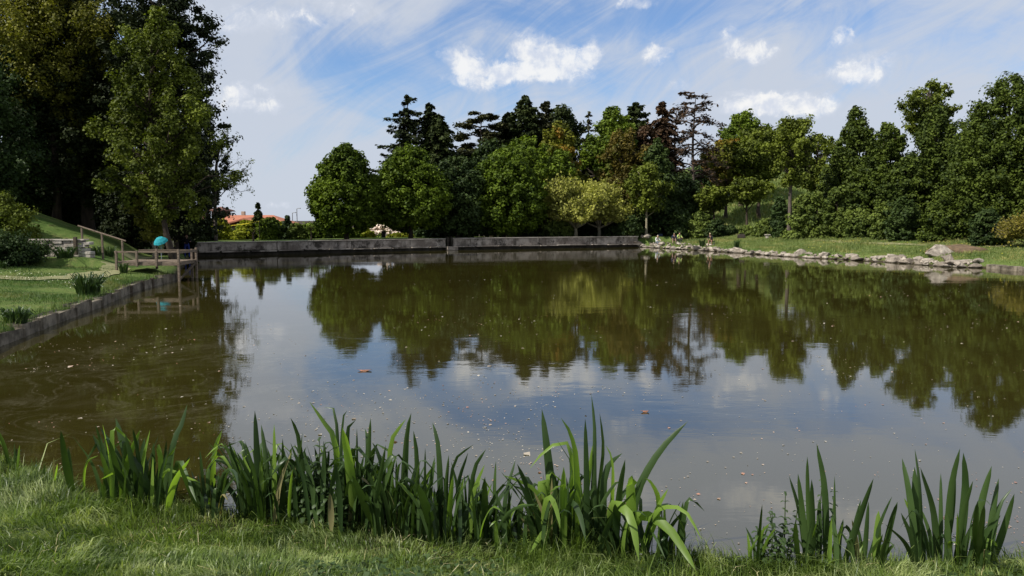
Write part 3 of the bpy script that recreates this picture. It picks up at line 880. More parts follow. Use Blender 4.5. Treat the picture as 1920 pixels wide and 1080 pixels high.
# ------------------------------------------------------------------ berm handrail and low stone wall
YR = 32.4
P3 = [PY(153, 425, YR), PY(191, 438, YR - .3), PY(229, 449, YR - .6)]
o = empty('handrail', (P3[0].x, P3[0].y, groundz(P3[0].x, P3[0].y)), 'sloping wooden handrail on three posts running down the grassy bank', 'handrail')
bz = o.location.copy()
for p in P3:
    g_ = groundz(p.x, p.y)
    beam('post', [((p.x - bz.x, p.y - bz.y, min(g_, p.z - .55) - bz.z - .1), (p.x - bz.x, p.y - bz.y, p.z - bz.z), .07, .07)], WOOD, o)
a = PY(146, 423, YR); b = PY(236, 452, YR - .65)
beam('rail', [(a - bz, b - bz, .045, .055)], WOOD, o)
YW = 31.6
a = PY(58, 451, YW); b = PY(147, 452, YW); c = PY(172, 458, YW + .5)
o = empty('stone_wall', (a.x, YW, 0.8), 'low grey drystone wall at the foot of the grassy bank', 'wall')
g_ = np.random.default_rng(5)
bl = []
for row in range(5):
    x = a.x + (row % 2) * .15 - .6
    while x < c.x:
        w_ = g_.uniform(.22, .5); xt = x + w_ / 2
        ztop = a.z if xt < b.x else a.z - .12 * (xt - b.x)
        zc = ztop - .07 - row * .135
        bl.append(((xt - a.x, g_.uniform(-.03, .03), zc - .8), (w_ - .012, .35, .125), 0, .012)); x += w_
boxes('stonework', bl, STONE, o, .015)
cap = [((-.3 + (b.x - a.x + .6) / 2, 0, a.z + .03 - .8), (b.x - a.x + .7, .42, .06), 0)]
boxes('coping', cap, STONE, o, .012)
boxes('post', [((b.x - a.x + .02, -.26, a.z - .8 - .22), (.12, .12, .75), 0)], WOODD, o, .01)
# the soil held back by the wall
px0 = np.array([[a.x - 3, YW + .1], [c.x + .3, YW + .1], [c.x + .3, YW + 3.2], [a.x - 3, YW + 3.2]])

# ------------------------------------------------------------------ rocks
def rock_mesh(seed, n=12):
    g = np.random.default_rng(seed); bm = bmesh.new()
    for _ in range(n):
        d = unit(g.normal(size=3)) * g.uniform(.7, 1.1); d *= np.array([.56, .36, .27])
        bm.verts.new(d)
    r = bmesh.ops.convex_hull(bm, input=bm.verts[:])
    bmesh.ops.delete(bm, geom=[e for e in set(r['geom_unused'] + r['geom_interior']) if isinstance(e, bmesh.types.BMVert)], context='VERTS')
    bmesh.ops.bevel(bm, geom=bm.edges[:], offset=.022, segments=1, affect='EDGES')
    bmesh.ops.triangulate(bm, faces=bm.faces[:])
    bmesh.ops.subdivide_edges(bm, edges=[e for e in bm.edges if e.calc_length() > .1], cuts=3, use_grid_fill=True)
    bmesh.ops.triangulate(bm, faces=bm.faces[:])
    ph = g.uniform(0, 6, 6)
    for v in bm.verts:
        c = v.co; k = math.sin(c.x * 14 + ph[0] + 3 * c.z) * math.sin(c.y * 17 + ph[1]) * math.sin(c.z * 19 + ph[2]) + .5 * math.sin(c.x * 37 + ph[3]) * math.sin(c.y * 33 + c.z * 41 + ph[4])
        v.co = c * (1 + .10 * k) + Vector(g.normal(size=3) * .006)
    me = bpy.data.meshes.new('rock'); bm.to_mesh(me); bm.free(); me.materials.append(ROCK)
    return me


m, N = newmat('rock')
pos = N.n('ShaderNodeNewGeometry').outputs['Position']; oi = N.n('ShaderNodeObjectInfo').outputs['Random']
a1 = N.noise(pos, 2.5, 6, .65); a2 = N.noise(pos, 14, 6, .7)
col = N.mix(N.rng(a1, .35, .65), (0.40, 0.35, 0.29), (0.19, 0.16, 0.13))
col = N.mix(N.m('MULTIPLY', N.rng(oi, .35, 1.0), .75), col, (0.15, 0.125, 0.10))
col = N.mix(N.m('MULTIPLY', N.rng(a2, .55, .75), .5), col, (0.14, 0.12, 0.10))
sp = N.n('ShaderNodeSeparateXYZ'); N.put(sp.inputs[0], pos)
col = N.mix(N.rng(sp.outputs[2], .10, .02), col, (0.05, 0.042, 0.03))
p = principled(N, col, .9, .15, bump(N, a2, .03))
o_ = N.n('ShaderNodeOutputMaterial'); N.put(o_.inputs[0], p.outputs[0])
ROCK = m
RM = [rock_mesh(k) for k in range(10)]


def rock(x, y, z, sx, sy=None, sz=None, rz=None, label=None, group='rocks lining the far right bank', tilt=.35, g=random):
    r = link('rock', random.choice(RM))
    r.location = (x, y, z); r.scale = (sx, sy or sx * random.uniform(.6, 1.1), sz or sx * random.uniform(.5, 1.15))
    r.rotation_euler = (random.uniform(-tilt, tilt), random.uniform(-tilt, tilt), rz if rz is not None else random.uniform(0, 6.28))
    tag(r, label or 'pale angular rock in the row of rocks lining the far right waterline', 'rock', None if label else group)
    return r


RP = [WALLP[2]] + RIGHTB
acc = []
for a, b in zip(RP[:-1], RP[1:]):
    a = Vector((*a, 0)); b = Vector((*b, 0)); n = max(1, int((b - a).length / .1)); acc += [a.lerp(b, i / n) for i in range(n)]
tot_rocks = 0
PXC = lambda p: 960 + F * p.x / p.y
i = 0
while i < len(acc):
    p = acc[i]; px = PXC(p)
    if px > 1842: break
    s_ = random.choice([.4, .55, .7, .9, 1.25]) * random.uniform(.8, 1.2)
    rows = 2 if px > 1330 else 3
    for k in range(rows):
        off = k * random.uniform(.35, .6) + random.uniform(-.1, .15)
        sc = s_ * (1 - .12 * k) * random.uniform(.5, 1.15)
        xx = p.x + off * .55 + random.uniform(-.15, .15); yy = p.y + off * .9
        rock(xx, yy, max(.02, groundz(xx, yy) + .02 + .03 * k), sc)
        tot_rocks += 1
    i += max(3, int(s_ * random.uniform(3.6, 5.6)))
# bigger single stones
def hrock(px, py, s, sy, sz, rz, label, dz=0.0, tilt=.15, mi=None):
    h_ = hit(px, py); r = rock(h_.x, h_.y, h_.z + dz, s, sy, sz, rz, label, tilt=tilt)
    if mi is not None: r.data = RM[mi]
    return r
hrock(1192, 459, 1.6, 1.3, 1.2, .3, 'large pale rock where the far wall meets the rocky bank', .1, mi=2)
hrock(1212, 458, 1.3, 1.2, 1.0, 1.3, 'grey rock beside the trunk of the thin tree on the far bank', .1, mi=4)
hrock(1762, 480, 2.2, 1.7, 1.7, .5, 'big rounded pinkish boulder with a white tip standing above the right bank rocks', .20, mi=3)
hrock(1808, 492, 2.3, 1.5, 1.5, -.2, 'broad flat pale slab of rock below the big boulder', .05, mi=5)
hrock(1722, 489, 1.3, 1.1, .9, .4, 'squat pale rock just left of the big boulder by the water', .02, mi=6)
hrock(1795, 497, 1.0, .9, .8, .9, 'small pale rock at the water below the boulder', .0, mi=1)
hrock(1545, 478, .8, .7, .8, .3, 'small round grey stone lying on the grass above the waterline rocks', .02, mi=7)
hrock(1845, 470, 1.0, .8, .35, .1, 'flat stone half sunk in the grass right of the boulder', .0, mi=8)
hrock(1778, 490, 1.2, 1.0, 1.3, 1.9, 'upright angular rock wedged between the boulder and the flat slab', .1, mi=9)
hrock(1742, 492, 1.5, 1.1, .8, .1, 'long low rock at the water left of the boulder', .05, mi=0)
hrock(1690, 486, 1.2, 1.0, 1.0, 1.1, 'grey rock two metres left of the boulder at the waterline', .05, mi=2)
hrock(1650, 484, 1.4, .8, .7, .2, 'long grey rock in the far row below the pale leafed shrub', .03, mi=4)
hrock(1835, 491, 1.1, .9, .7, .6, 'rock ending the row beside the concrete kerb', .03, mi=6)
hrock(1236, 463, 1.2, .9, .9, .8, 'grey rock below the person in white shirt', .0, mi=8)
hrock(1300, 463, 1.3, .9, .8, .4, 'broad rock below the wooden slatted guard', .0, mi=5)
SOIL = simple('bare_soil', (0.17, 0.115, 0.07), (0.09, 0.065, 0.04), 4, bd=.04, obj=False)
h_ = hit(1800, 474)
bm = bmesh.new(); bmesh.ops.create_icosphere(bm, subdivisions=4, radius=1)
for v in bm.verts:
    nz = math.sin(v.co.x * 5 + 1) * math.cos(v.co.y * 6) * .12
    v.co = Vector((v.co.x * 1.7, v.co.y * .9, v.co.z * .42)) * (1 + nz)
me = bpy.data.meshes.new('soil_mound'); bm.to_mesh(me); bm.free(); me.materials.append(SOIL)
for p_ in me.polygons: p_.use_smooth = True
so = link('soil_mound', me); so.location = (h_.x, h_.y + .3, h_.z + .02); tag(so, kind='structure')
# concrete kerb at right end
o = empty('kerb', (RIGHTB[7][0], RIGHTB[7][1], 0), 'concrete block kerb at the water on the far right', 'kerb')
a = Vector((*RIGHTB[7], 0)); b = Vector((*RIGHTB[9], 0)); L = (b - a).length; d = (b - a).normalized(); nn_ = Vector((d.y, -d.x, 0)); n = 6
if sdist(np.array([a.x + nn_.x]), np.array([a.y + nn_.y]))[0][0] < 0: nn_ = -nn_
for k in range(n):
    c = d * (k + .5) * L / n + nn_ * .1
    boxes('kerb_block', [((c.x, c.y, .06), (L / n * .95, .35, .30), math.atan2(d.y, d.x), .02)], STONEG, o, .03)

# pale rubble seen under the two round trees
g_ = np.random.default_rng(11)
V = []; Fc = []
p0 = PY(720, 436, 74)
bm = bmesh.new()
for k in range(150):
    u = g_.normal(size=2) * np.array([1.3, .8]); zz = max(0, 2.1 - .45 * abs(u[0]) ** 1.4 - .5 * abs(u[1])) * g_.uniform(.6, 1)
    s_ = g_.uniform(.15, .5); src = RM[k % 10]
    tmp = bmesh.new(); tmp.from_mesh(src)
    rz = g_.uniform(0, 6.28)
    for v in tmp.verts:
        x, y = v.co.x * math.cos(rz) - v.co.y * math.sin(rz), v.co.x * math.sin(rz) + v.co.y * math.cos(rz)
        v.co = Vector((u[0] + x * s_ * 1.6, u[1] + y * s_ * 1.6, zz + v.co.z * s_ * 1.6))
    t2 = bpy.data.meshes.new('t'); tmp.to_mesh(t2); tmp.free(); bm.from_mesh(t2); bpy.data.meshes.remove(t2)
me = bpy.data.meshes.new('rubble_pile'); bm.to_mesh(me); bm.free()
me.materials.append(simple('chalky_rubble', (0.72, 0.60, 0.50), (0.45, 0.36, 0.30), 3, obj=False))
rb = link('rubble_pile', me); rb.location = (p0.x, 74, groundz(p0.x, 74) - .1)
tag(rb, 'pale heap of rubble glimpsed below the round trees behind the wall', 'rubble heap', kind='stuff')


# ------------------------------------------------------------------ house, lamps
TILE = simple('roof_tile', (0.42, 0.17, 0.10), (0.30, 0.11, 0.07), 1.5, bd=.03, stretch=(1, 6, 1))
RENDER = simple('ochre_render', (0.42, 0.34, 0.26), (0.30, 0.24, 0.19), 2, bd=.01)
DARKW = simple('dark_opening', (0.02, 0.018, 0.016), (0.03, 0.027, 0.024), 3, rough=.3)
YH = 108.0


def hip(name, x0, x1, y0, y1, ze, zr, rx0, rx1, mat, parent, over=.5):
    x0 -= over; x1 += over; y0 -= over; y1 += over; ym = (y0 + y1) / 2
    v = [(x0, y0, ze), (x1, y0, ze), (x1, y1, ze), (x0, y1, ze), (rx0, ym, zr), (rx1, ym, zr)]
    v += [(a, b, c - .18) for a, b, c in v[:4]]
    f = [(0, 1, 5, 4), (1, 2, 5), (2, 3, 4, 5), (3, 0, 4), (0, 6, 7, 1), (1, 7, 8, 2), (2, 8, 9, 3), (3, 9, 6, 0), (6, 9, 8, 7)]
    me = bpy.data.meshes.new(name); me.from_pydata(v, [], f); me.materials.append(mat)
    return link(name, me, parent)


a = PY(398, 403, YH); b = PY(527, 414, YH); gz = groundz((a.x + b.x) / 2, YH + 3)
o = empty('house', (a.x, YH, gz), 'low house with broad orange tiled roof beyond the wall on the left', 'house')
wd = b.x - a.x; ze = b.z - gz - .35; zr = a.z - gz
boxes('wall', [((wd / 2, 3.5, ze / 2), (wd, 7, ze), 0)], RENDER, o)
hip('roof', 0, wd, 0, 7, ze, zr, 1.0, wd - 2.2, TILE, o)
# front gable wing
gx0 = PY(440, 415, YH - 3).x - a.x; gx1 = PY(474, 415, YH - 3).x - a.x; gm = PY(457, 410, YH - 3).x - a.x
zg = PY(457, 409, YH - 3).z - gz; zl = PY(436, 421, YH - 3).z - gz
v = [(gx0 - 2.0, -3, zl), (gm, -3, zg), (gx1, -3, zl + .5), (gx0 - 2.0, 3, zl), (gm, 3, zg + .3), (gx1, 3, zl + .5)]
v += [(x, y, z - .2) for x, y, z in v]
me = bpy.data.meshes.new('porch_roof'); me.from_pydata(v, [], [(0, 1, 4, 3), (1, 2, 5, 4), (0, 6, 7, 1), (1, 7, 8, 2), (6, 9, 10, 7), (7, 10, 11, 8), (0, 3, 9, 6), (2, 8, 11, 5)]); me.materials.append(TILE)
link('porch_roof', me, o)
boxes('porch', [(((gx0 + gx1) / 2, -1.5, zl / 2 - .15), (gx1 - gx0 - .5, 2.4, zl - .2), 0)], DARKW, o)
for k, xx in enumerate((2.2, wd - 3.2, wd - 1.5)):
    w_ = boxes('window', [((xx, -.03, ze * .55), (.9, .08, 1.1), 0)], DARKW, o)
    boxes('frame', [((xx, -.06, ze * .55 + .58), (1.05, .1, .07), 0), ((xx, -.06, ze * .55 - .58), (1.05, .1, .07), 0), ((xx - .5, -.06, ze * .55), (.07, .1, 1.1), 0), ((xx + .5, -.06, ze * .55), (.07, .1, 1.1), 0)], RENDER, w_)
boxes('chimney', [((3.2, 3.6, zr + .1), (.5, .5, .9), 0)], RENDER, o, .02)
# taller wing behind with upper storey
a2 = PY(396, 390, YH + 8); b2 = PY(426, 390, YH + 8)
o2 = empty('house', (a2.x, YH + 8, gz), 'taller brown house part hidden by the tree, its eaves above the orange roof', 'house')
w2 = b2.x - a2.x - 1; h2 = PY(410, 394, YH + 8).z - gz
boxes('wall', [((w2 / 2, 2, h2 / 2), (w2, 4, h2), 0)], simple('brown_render', (.14, .09, .07), (.09, .06, .05), 2), o2)
hip('roof', 0, w2, 0, 4, h2, h2 + .55, w2 * .35, w2 * .65, simple('brown_tile', (.16, .08, .06), (.10, .05, .04), 2), o2, .5)
boxes('window', [((w2 / 2, -.03, h2 - .5), (1.2, .06, .5), 0)], DARKW, o2)
a3 = PY(348, 396, 95); b3 = PY(372, 396, 95)
o3 = empty('house', (a3.x, 95, gz + .4), 'brick house end glimpsed behind the trunk of the olive tree', 'house')
w3 = b3.x - a3.x
boxes('wall', [((w3 / 2, 2, 2.4), (w3, 4, 4.8), 0)], simple('brick_red', (.26, .11, .075), (.17, .075, .055), 6), o3)
hip('roof', 0, w3, 0, 4, 4.8, 5.9, w3 * .4, w3 * .6, TILE, o3, .4)
boxes('window', [((w3 / 2, -.03, 3.4), (.6, .06, .9), 0)], DARKW, o3)
METAL = simple('grey_metal', (.30, .31, .33), (.22, .23, .25), 8, rough=.45, bd=.001)
for k, (px, top, lb) in enumerate(((557, 391, 'taller thin street lamp beyond the bushes left of the round tree'), (548.5, 399, 'shorter thin street lamp beside the taller one in the distance'))):
    p = PY(px, 415, 125); zt = PY(px, top, 125).z; gz2 = groundz(p.x, 125)
    o = empty('street_lamp', (p.x, 125, gz2), lb, 'street lamp')
    t = Tubes(); t.add([[0, 0, 0], [0, 0, (zt - gz2) * .6], [0, 0, zt - gz2]], [.12, .09, .06], 8); t.build('pole', METAL, o)
    t = Tubes(); t.add([[0, 0, zt - gz2 - .05], [.35, -.2, zt - gz2 + .03]], [.05, .04], 6); t.build('arm', METAL, o)
    boxes('lamp_head', [((.5, -.3, zt - gz2 + .03), (.5, .25, .12), -.5)], METAL, o, .02)
# yellow barrier line between the shrubs
a = PY(426, 424, 60); b = PY(486, 415, 60)
o = empty('barrier_rope', (a.x, 60, 1), 'thin yellow line stretched between the shrubs before the orange roof', 'rope')
YEL = simple('yellow_tape', (.75, .60, .05), (.6, .5, .04), 5)
mid = (a + b) / 2; mid.z -= .05
t = Tubes(); t.add([a - o.location, mid - o.location, b - o.location], [.03, .03, .03], 6); t.build('rope', YEL, o)
for q in (a, b):
    t = Tubes(); t.add([(q.x - a.x, 0, groundz(q.x, 60) - 1.1), (q.x - a.x, 0, q.z - 1 + .05)], [.035, .03], 6); t.build('stake', WOODD, o)

# ------------------------------------------------------------------ parasol, fence panel and box by the path
h_ = PY(302, 463, 35.4); gz = groundz(h_.x, 35.4)
o = empty('parasol', (h_.x, 35.4, gz), 'turquoise parasol tilted over the path by the olive tree trunk', 'parasol')
TURQ, N = newmat('turquoise_cloth')
p = principled(N, (0.04, 0.34, 0.40), .8, .1); o_ = N.n('ShaderNodeOutputMaterial')
tr_ = N.n('ShaderNodeBsdfTranslucent'); tr_.inputs[0].default_value = (0.03, .5, .55, 1)
x_ = N.n('ShaderNodeMixShader'); x_.inputs[0].default_value = .3; N.put(x_.inputs[1], p.outputs[0]); N.put(x_.inputs[2], tr_.outputs[0]); N.put(o_.inputs[0], x_.outputs[0])
zc = PY(302, 449, 35.4).z - gz; rad = 13.5 * 35.4 / F
V = [];
V.append((0, 0, .26)); 
for rr, zz in ((.45, .21), (.8, .10), (1.0, 0.0)):
    for k in range(16):
        sc = rad * rr * (1 if k % 2 == 0 else .94 if rr == 1 else .985)
        V.append((sc * math.cos(k * math.pi / 8), sc * math.sin(k * math.pi / 8), zz + (0 if k % 2 == 0 else .012)))
Fs = [(0, 1 + k, 1 + (k + 1) % 16) for k in range(16)]
for r_ in range(2):
    Fs += [(1 + r_ * 16 + k, 17 + r_ * 16 + k, 17 + r_ * 16 + (k + 1) % 16, 1 + r_ * 16 + (k + 1) % 16) for k in range(16)]
me = bpy.data.meshes.new('canopy'); me.from_pydata(V, [], Fs); me.materials.append(TURQ)
cn = link('canopy', me, o); cn.location = (0, 0, zc - .12); cn.rotation_euler = (R(28), R(-8), 0)
t = Tubes(); t.add([[0, 0, -.1], [0, 0, zc - .1], [0, -.04, zc + .12]], [.018, .018, .012], 8); t.build('pole', METAL, o)
h_ = hit(284, 465)
o = empty('fence_panel', (h_.x, h_.y, h_.z), 'short brown slatted fence panel left of the turquoise parasol', 'fence')
w_ = 20 * h_.y / F; hh = 19 * h_.y / F
boxes('slat_panel', [((-w_ / 2 + (k + .5) * w_ / 9, 0, hh / 2), (w_ / 9 * .86, .02, hh * random.uniform(.95, 1.03)), 0) for k in range(9)], WOOD, o, .003)
for zz in (.25, .8): boxes('rail', [((0, .03, hh * zz), (w_, .03, .05), 0)], WOODD, o, .003)
for s_ in (-1, 1): boxes('post', [((s_ * w_ / 2, .01, hh * .5), (.06, .06, hh * 1.08), 0)], WOODD, o, .005)
h_ = PY(323, 464, 41); gz = groundz(h_.x, 41)
o = empty('notice_board', (h_.x, 41, gz), 'small cream notice board right of the olive tree trunk', 'notice board')
zt = PY(323, 451, 41).z - gz
boxes('panel', [((0, 0, zt - .18), (.18, .03, .34), 0)], simple('cream_paint', (.62, .54, .36), (.5, .42, .28), 5), o, .005)
boxes('post', [((0, .03, (zt - .1) / 2), (.05, .05, zt), 0)], WOODD, o, .005)
# bird box / bin under the round trees
h_ = PY(720, 445, 64); gz = groundz(h_.x, 64)
o = empty('litter_bin', (h_.x, 64, gz), 'dark litter bin on a post between the two round trees', 'bin')
zt = PY(720, 433, 64).z - gz
t = Tubes(); t.add([[0, 0, -.1], [0, 0, zt]], [.03, .03], 6); t.build('post', METAL, o)
t = Tubes(); t.add([[0, -.18, zt - .55], [0, -.18, zt]], [.15, .18], 12); t.build('bin', simple('dark_paint', (.02, .02, .022), (.03, .03, .03), 5), o)

# sign, tree guard, bench on the right bank
SG = 72.0
h_ = PY(1281, 440, SG); gz = groundz(h_.x, SG)
o = empty('sign', (h_.x, SG, gz), 'white rectangular sign on a pole above the far bank fishermen', 'sign')
z1 = PY(1281, 432, SG).z - gz; z2 = PY(1281, 418, SG).z - gz
WH = simple('sign_white', (.62, .66, .68), (.5, .55, .58), 4, rough=.5)
boxes('panel', [((0, 0, (z1 + z2) / 2), (8 * SG / F, .03, z2 - z1), 0)], WH, o, .006)
boxes('heading', [((0, -.02, z2 - .14), (6 * SG / F, .012, .10), 0)], simple('sign_blue', (.08, .16, .25), (.06, .12, .2), 4), o)
t = Tubes(); t.add([[0, .04, -.1], [0, .04, z2 + .05]], [.035, .035], 8); t.build('pole', METAL, o)
h_ = hit(1292, 446)
o = empty('tree_guard', (h_.x, h_.y, h_.z), 'wooden slatted guard standing beside the white sign pole', 'tree guard')
for k in range(4):
    xx = (k - 1.5) * .17
    beam('slat', [((xx, (-.1 if k % 2 else .1), -.05), (xx, (-.1 if k % 2 else .1), .68 + random.uniform(-.05, .05)), .06, .05)], WOOD, o)
beam('rail', [((-.3, 0, .5), (.3, 0, .52), .05, .05)], WOOD, o)
h_ = hit(1447, 447)
o = empty('bench', (h_.x, h_.y, h_.z), 'low pale slab bench on the grass of the far right bank', 'bench')
boxes('seat', [((0, 0, .30), (1.15, .38, .09), .1)], STONE, o, .015)
for s_ in (-1, 1): boxes('leg', [((s_ * .42, s_ * .04, .13), (.14, .32, .26), .1)], STONE, o, .01)


# ------------------------------------------------------------------ people
def person(label, px, Y, base, joints, edges, radii, zonecol, rz=0, hair=(0.03, .022, .018), hat=None, scale=1.0, extra=None):
    """joints: dict name->(x,y,z) metres; one skinned body with clothing colours; hair and hat are children"""
    p = PY(px, 440, Y); z = groundz(p.x, Y) if base is None else base
    o = empty('person', (p.x, Y, z), label, 'person', rz=rz)
    names = list(joints); idx = {n: i for i, n in enumerate(names)}
    me = bpy.data.meshes.new('body')
    me.from_pydata([tuple(scale * c for c in joints[n]) for n in names], [(idx[a], idx[b]) for a, b in edges], [])
    ob = link('body', me, o)
    md = ob.modifiers.new('s', 'SKIN')
    for n, v in zip(names, me.skin_vertices[0].data):
        r_ = radii[n] * scale; v.radius = (r_, r_) if not isinstance(radii[n], tuple) else r_
    me.skin_vertices[0].data[idx['pelvis']].use_root = True
    sb = ob.modifiers.new('u', 'SUBSURF'); sb.levels = 2
    dg = bpy.context.evaluated_depsgraph_get(); dg.update()
    new = bpy.data.meshes.new_from_object(ob.evaluated_get(dg))
    ob.modifiers.clear(); ob.data = new
    new.materials.clear(); order = list(zonecol); 
    for zn_ in order:
        c = zonecol[zn_]; new.materials.append(simple('cloth_%d_%d_%d' % tuple(int(q * 255) for q in c), c, tuple(.8 * q for q in c), 8, bd=.002))
    part = {'head': 'skin', 'face': 'skin', 'neck': 'skin', 'hand': 'skin', 'fing': 'skin', 'foot': 'shoe', 'toe': 'shoe', 'knee': 'legs', 'ankl': 'legs', 'hip_': 'legs', 'pelv': 'legs',
            'ches': 'top', 'wais': 'top', 'shou': 'top', 'elbo': 'top', 'wris': 'top'}
    J = [(Vector(joints[a]) * scale, Vector(joints[b]) * scale, b) for a, b in edges]
    for pl in new.polygons:
        c = Vector(pl.center); best = None
        for a, b, nb_ in J:
            d_ = b - a; t_ = max(0, min(1, (c - a).dot(d_) / d_.length_squared)); dist = (c - a - d_ * t_).length
            if best is None or dist < best[0]: best = (dist, nb_)
        k = part.get(best[1][:4], 'top'); k = k if k in order else 'top'
        pl.material_index = order.index(k); pl.use_smooth = True
    hd = Vector(joints['head']) * scale; s_ = .105 * scale
    bm = bmesh.new(); bmesh.ops.create_icosphere(bm, subdivisions=2, radius=1.0)
    for v in bm.verts:
        v.co = Vector((v.co.x * .92, v.co.y * 1.02 + .12, v.co.z * 1.08 + .14)) * s_ * 1.08
    bmesh.ops.delete(bm, geom=[v for v in bm.verts if v.co.y < -.01 * scale and v.co.z < .05 * scale or v.co.z < -.05 * scale], context='VERTS')
    m2 = bpy.data.meshes.new('hair' if not hat else 'hat'); bm.to_mesh(m2); bm.free()
    c = hat or hair; m2.materials.append(simple('hair_%d_%d' % (int(c[0] * 999), int(c[2] * 999)), c, tuple(.7 * q for q in c), 20, bd=.004))
    hr = link('hair' if not hat else 'hat', m2, o); hr.location = hd
    return o


def arms_hand(J, E, Rr, side, wrist, fd):
    w = Vector(wrist); f = Vector(fd).normalized()
    J['hand' + side] = w + f * .07; Rr['hand' + side] = .032; E.append(('wrist' + side, 'hand' + side))
    up = Vector((0, 0, 1)); lat = f.cross(up).normalized()
    for k in range(4):
        b = w + f * .10 + lat * (.028 * (k - 1.5)); J['fing%s%d' % (side, k)] = b + f * .03; J['fingt%s%d' % (side, k)] = b + f * (.055 + .006 * (k in (1, 2))) - up * .03
        Rr['fing%s%d' % (side, k)] = .010; Rr['fingt%s%d' % (side, k)] = .008
        E += [('hand' + side, 'fing%s%d' % (side, k)), ('fing%s%d' % (side, k), 'fingt%s%d' % (side, k))]
    J['fingth' + side] = w + f * .05 + lat * .055 - up * .015; Rr['fingth' + side] = .011; E.append(('hand' + side, 'fingth' + side))


def make_pose(kind):
    if kind == 'stand':
        J = {'pelvis': (0, 0, .95), 'waist': (0, 0, 1.1), 'chest': (0, 0, 1.32), 'neck': (0, -.01, 1.50), 'head': (0, -.02, 1.63), 'headtop': (0, -.01, 1.72), 'face_nose': (0, -.115, 1.62),
             'hip_l': (-.10, 0, .90), 'knee_l': (-.12, -.03, .50), 'ankle_l': (-.12, .02, .09), 'toe_l': (-.13, -.14, .04),
             'hip_r': (.10, 0, .90), 'knee_r': (.13, -.05, .50), 'ankle_r': (.15, .0, .09), 'toe_r': (.17, -.16, .04),
             'shoulder_l': (-.19, 0, 1.42), 'elbow_l': (-.27, -.08, 1.14), 'wrist_l': (-.16, -.30, 1.06),
             'shoulder_r': (.19, 0, 1.42), 'elbow_r': (.28, -.06, 1.15), 'wrist_r': (.18, -.28, 1.14)}
        fd = (.2, -1, .1)
    else:
        lean = .10 if kind == 'sit' else .28
        J = {'pelvis': (0, 0, .42), 'waist': (0, -lean * .3, .58), 'chest': (0, -lean, .80), 'neck': (0, -lean * 1.35, .97), 'head': (0, -lean * 1.6 - .02, 1.10), 'headtop': (0, -lean * 1.6, 1.19), 'face_nose': (0, -lean * 1.6 - .12, 1.08),
             'hip_l': (-.10, -.04, .41), 'knee_l': (-.15, -.44, .48), 'ankle_l': (-.14, -.46, .08), 'toe_l': (-.15, -.62, .04),
             'hip_r': (.10, -.04, .41), 'knee_r': (.16, -.44, .48), 'ankle_r': (.18, -.40, .08), 'toe_r': (.20, -.56, .04),
             'shoulder_l': (-.19, -lean * 1.1, .90), 'elbow_l': (-.27, -lean - .12, .66), 'wrist_l': (-.14, -lean - .34, .62),
             'shoulder_r': (.19, -lean * 1.1, .90), 'elbow_r': (.27, -lean - .14, .66), 'wrist_r': (.14, -lean - .36, .64)}
        fd = (0, -1, -.1)
    Rr = {'pelvis': .14, 'waist': .125, 'chest': .15, 'neck': .055, 'head': .095, 'headtop': .07, 'face_nose': .018, 'hip_l': .10, 'hip_r': .10, 'knee_l': .065, 'knee_r': .065,
          'ankle_l': .045, 'ankle_r': .045, 'toe_l': .038, 'toe_r': .038, 'shoulder_l': .068, 'shoulder_r': .068, 'elbow_l': .045, 'elbow_r': .045, 'wrist_l': .032, 'wrist_r': .032}
    E = [('pelvis', 'waist'), ('waist', 'chest'), ('chest', 'neck'), ('neck', 'head'), ('head', 'headtop'), ('head', 'face_nose')]
    for s_ in 'lr':
        E += [('pelvis', 'hip_' + s_), ('hip_' + s_, 'knee_' + s_), ('knee_' + s_, 'ankle_' + s_), ('ankle_' + s_, 'toe_' + s_),
              ('chest', 'shoulder_' + s_), ('shoulder_' + s_, 'elbow_' + s_), ('elbow_' + s_, 'wrist_' + s_)]
    J2 = dict(J)
    ren = {'wrist_l': 'wristl', 'wrist_r': 'wristr'}
    J2 = {ren.get(k, k): v for k, v in J.items()}; Rr = {ren.get(k, k): v for k, v in Rr.items()}; E = [(ren.get(a, a), ren.get(b, b)) for a, b in E]
    for s_ in 'lr': arms_hand(J2, E, Rr, s_, J2['wrist' + s_], fd)
    return J2, E, Rr


SK = (.42, .25, .18)
def folk(label, px, Y, pose, top, legs, rz=0, base=None, hat=None, scale=1.0):
    J, E, Rr = make_pose(pose)
    return person(label, px, Y, base, J, E, Rr, {'skin': SK, 'top': top, 'legs': legs, 'shoe': (.04, .035, .03)}, rz, hat=hat, scale=scale)


CANVAS = simple('stool_canvas', (.06, .06, .05), (.04, .04, .035), 9)
def stool(x, y, z, label, rz=0):
    o = empty('camp_stool', (x, y, z), label, 'stool', rz=rz)
    boxes('seat', [((0, .03, .30), (.36, .34, .035), 0)], CANVAS, o, .008)
    for sx in (-1, 1):
        for s_ in (-1, 1): beam('leg', [((sx * .16, s_ * .14 + .03, 0), (sx * .16, -s_ * .13 + .03, .29), .025, .025)], METAL, o, .003)


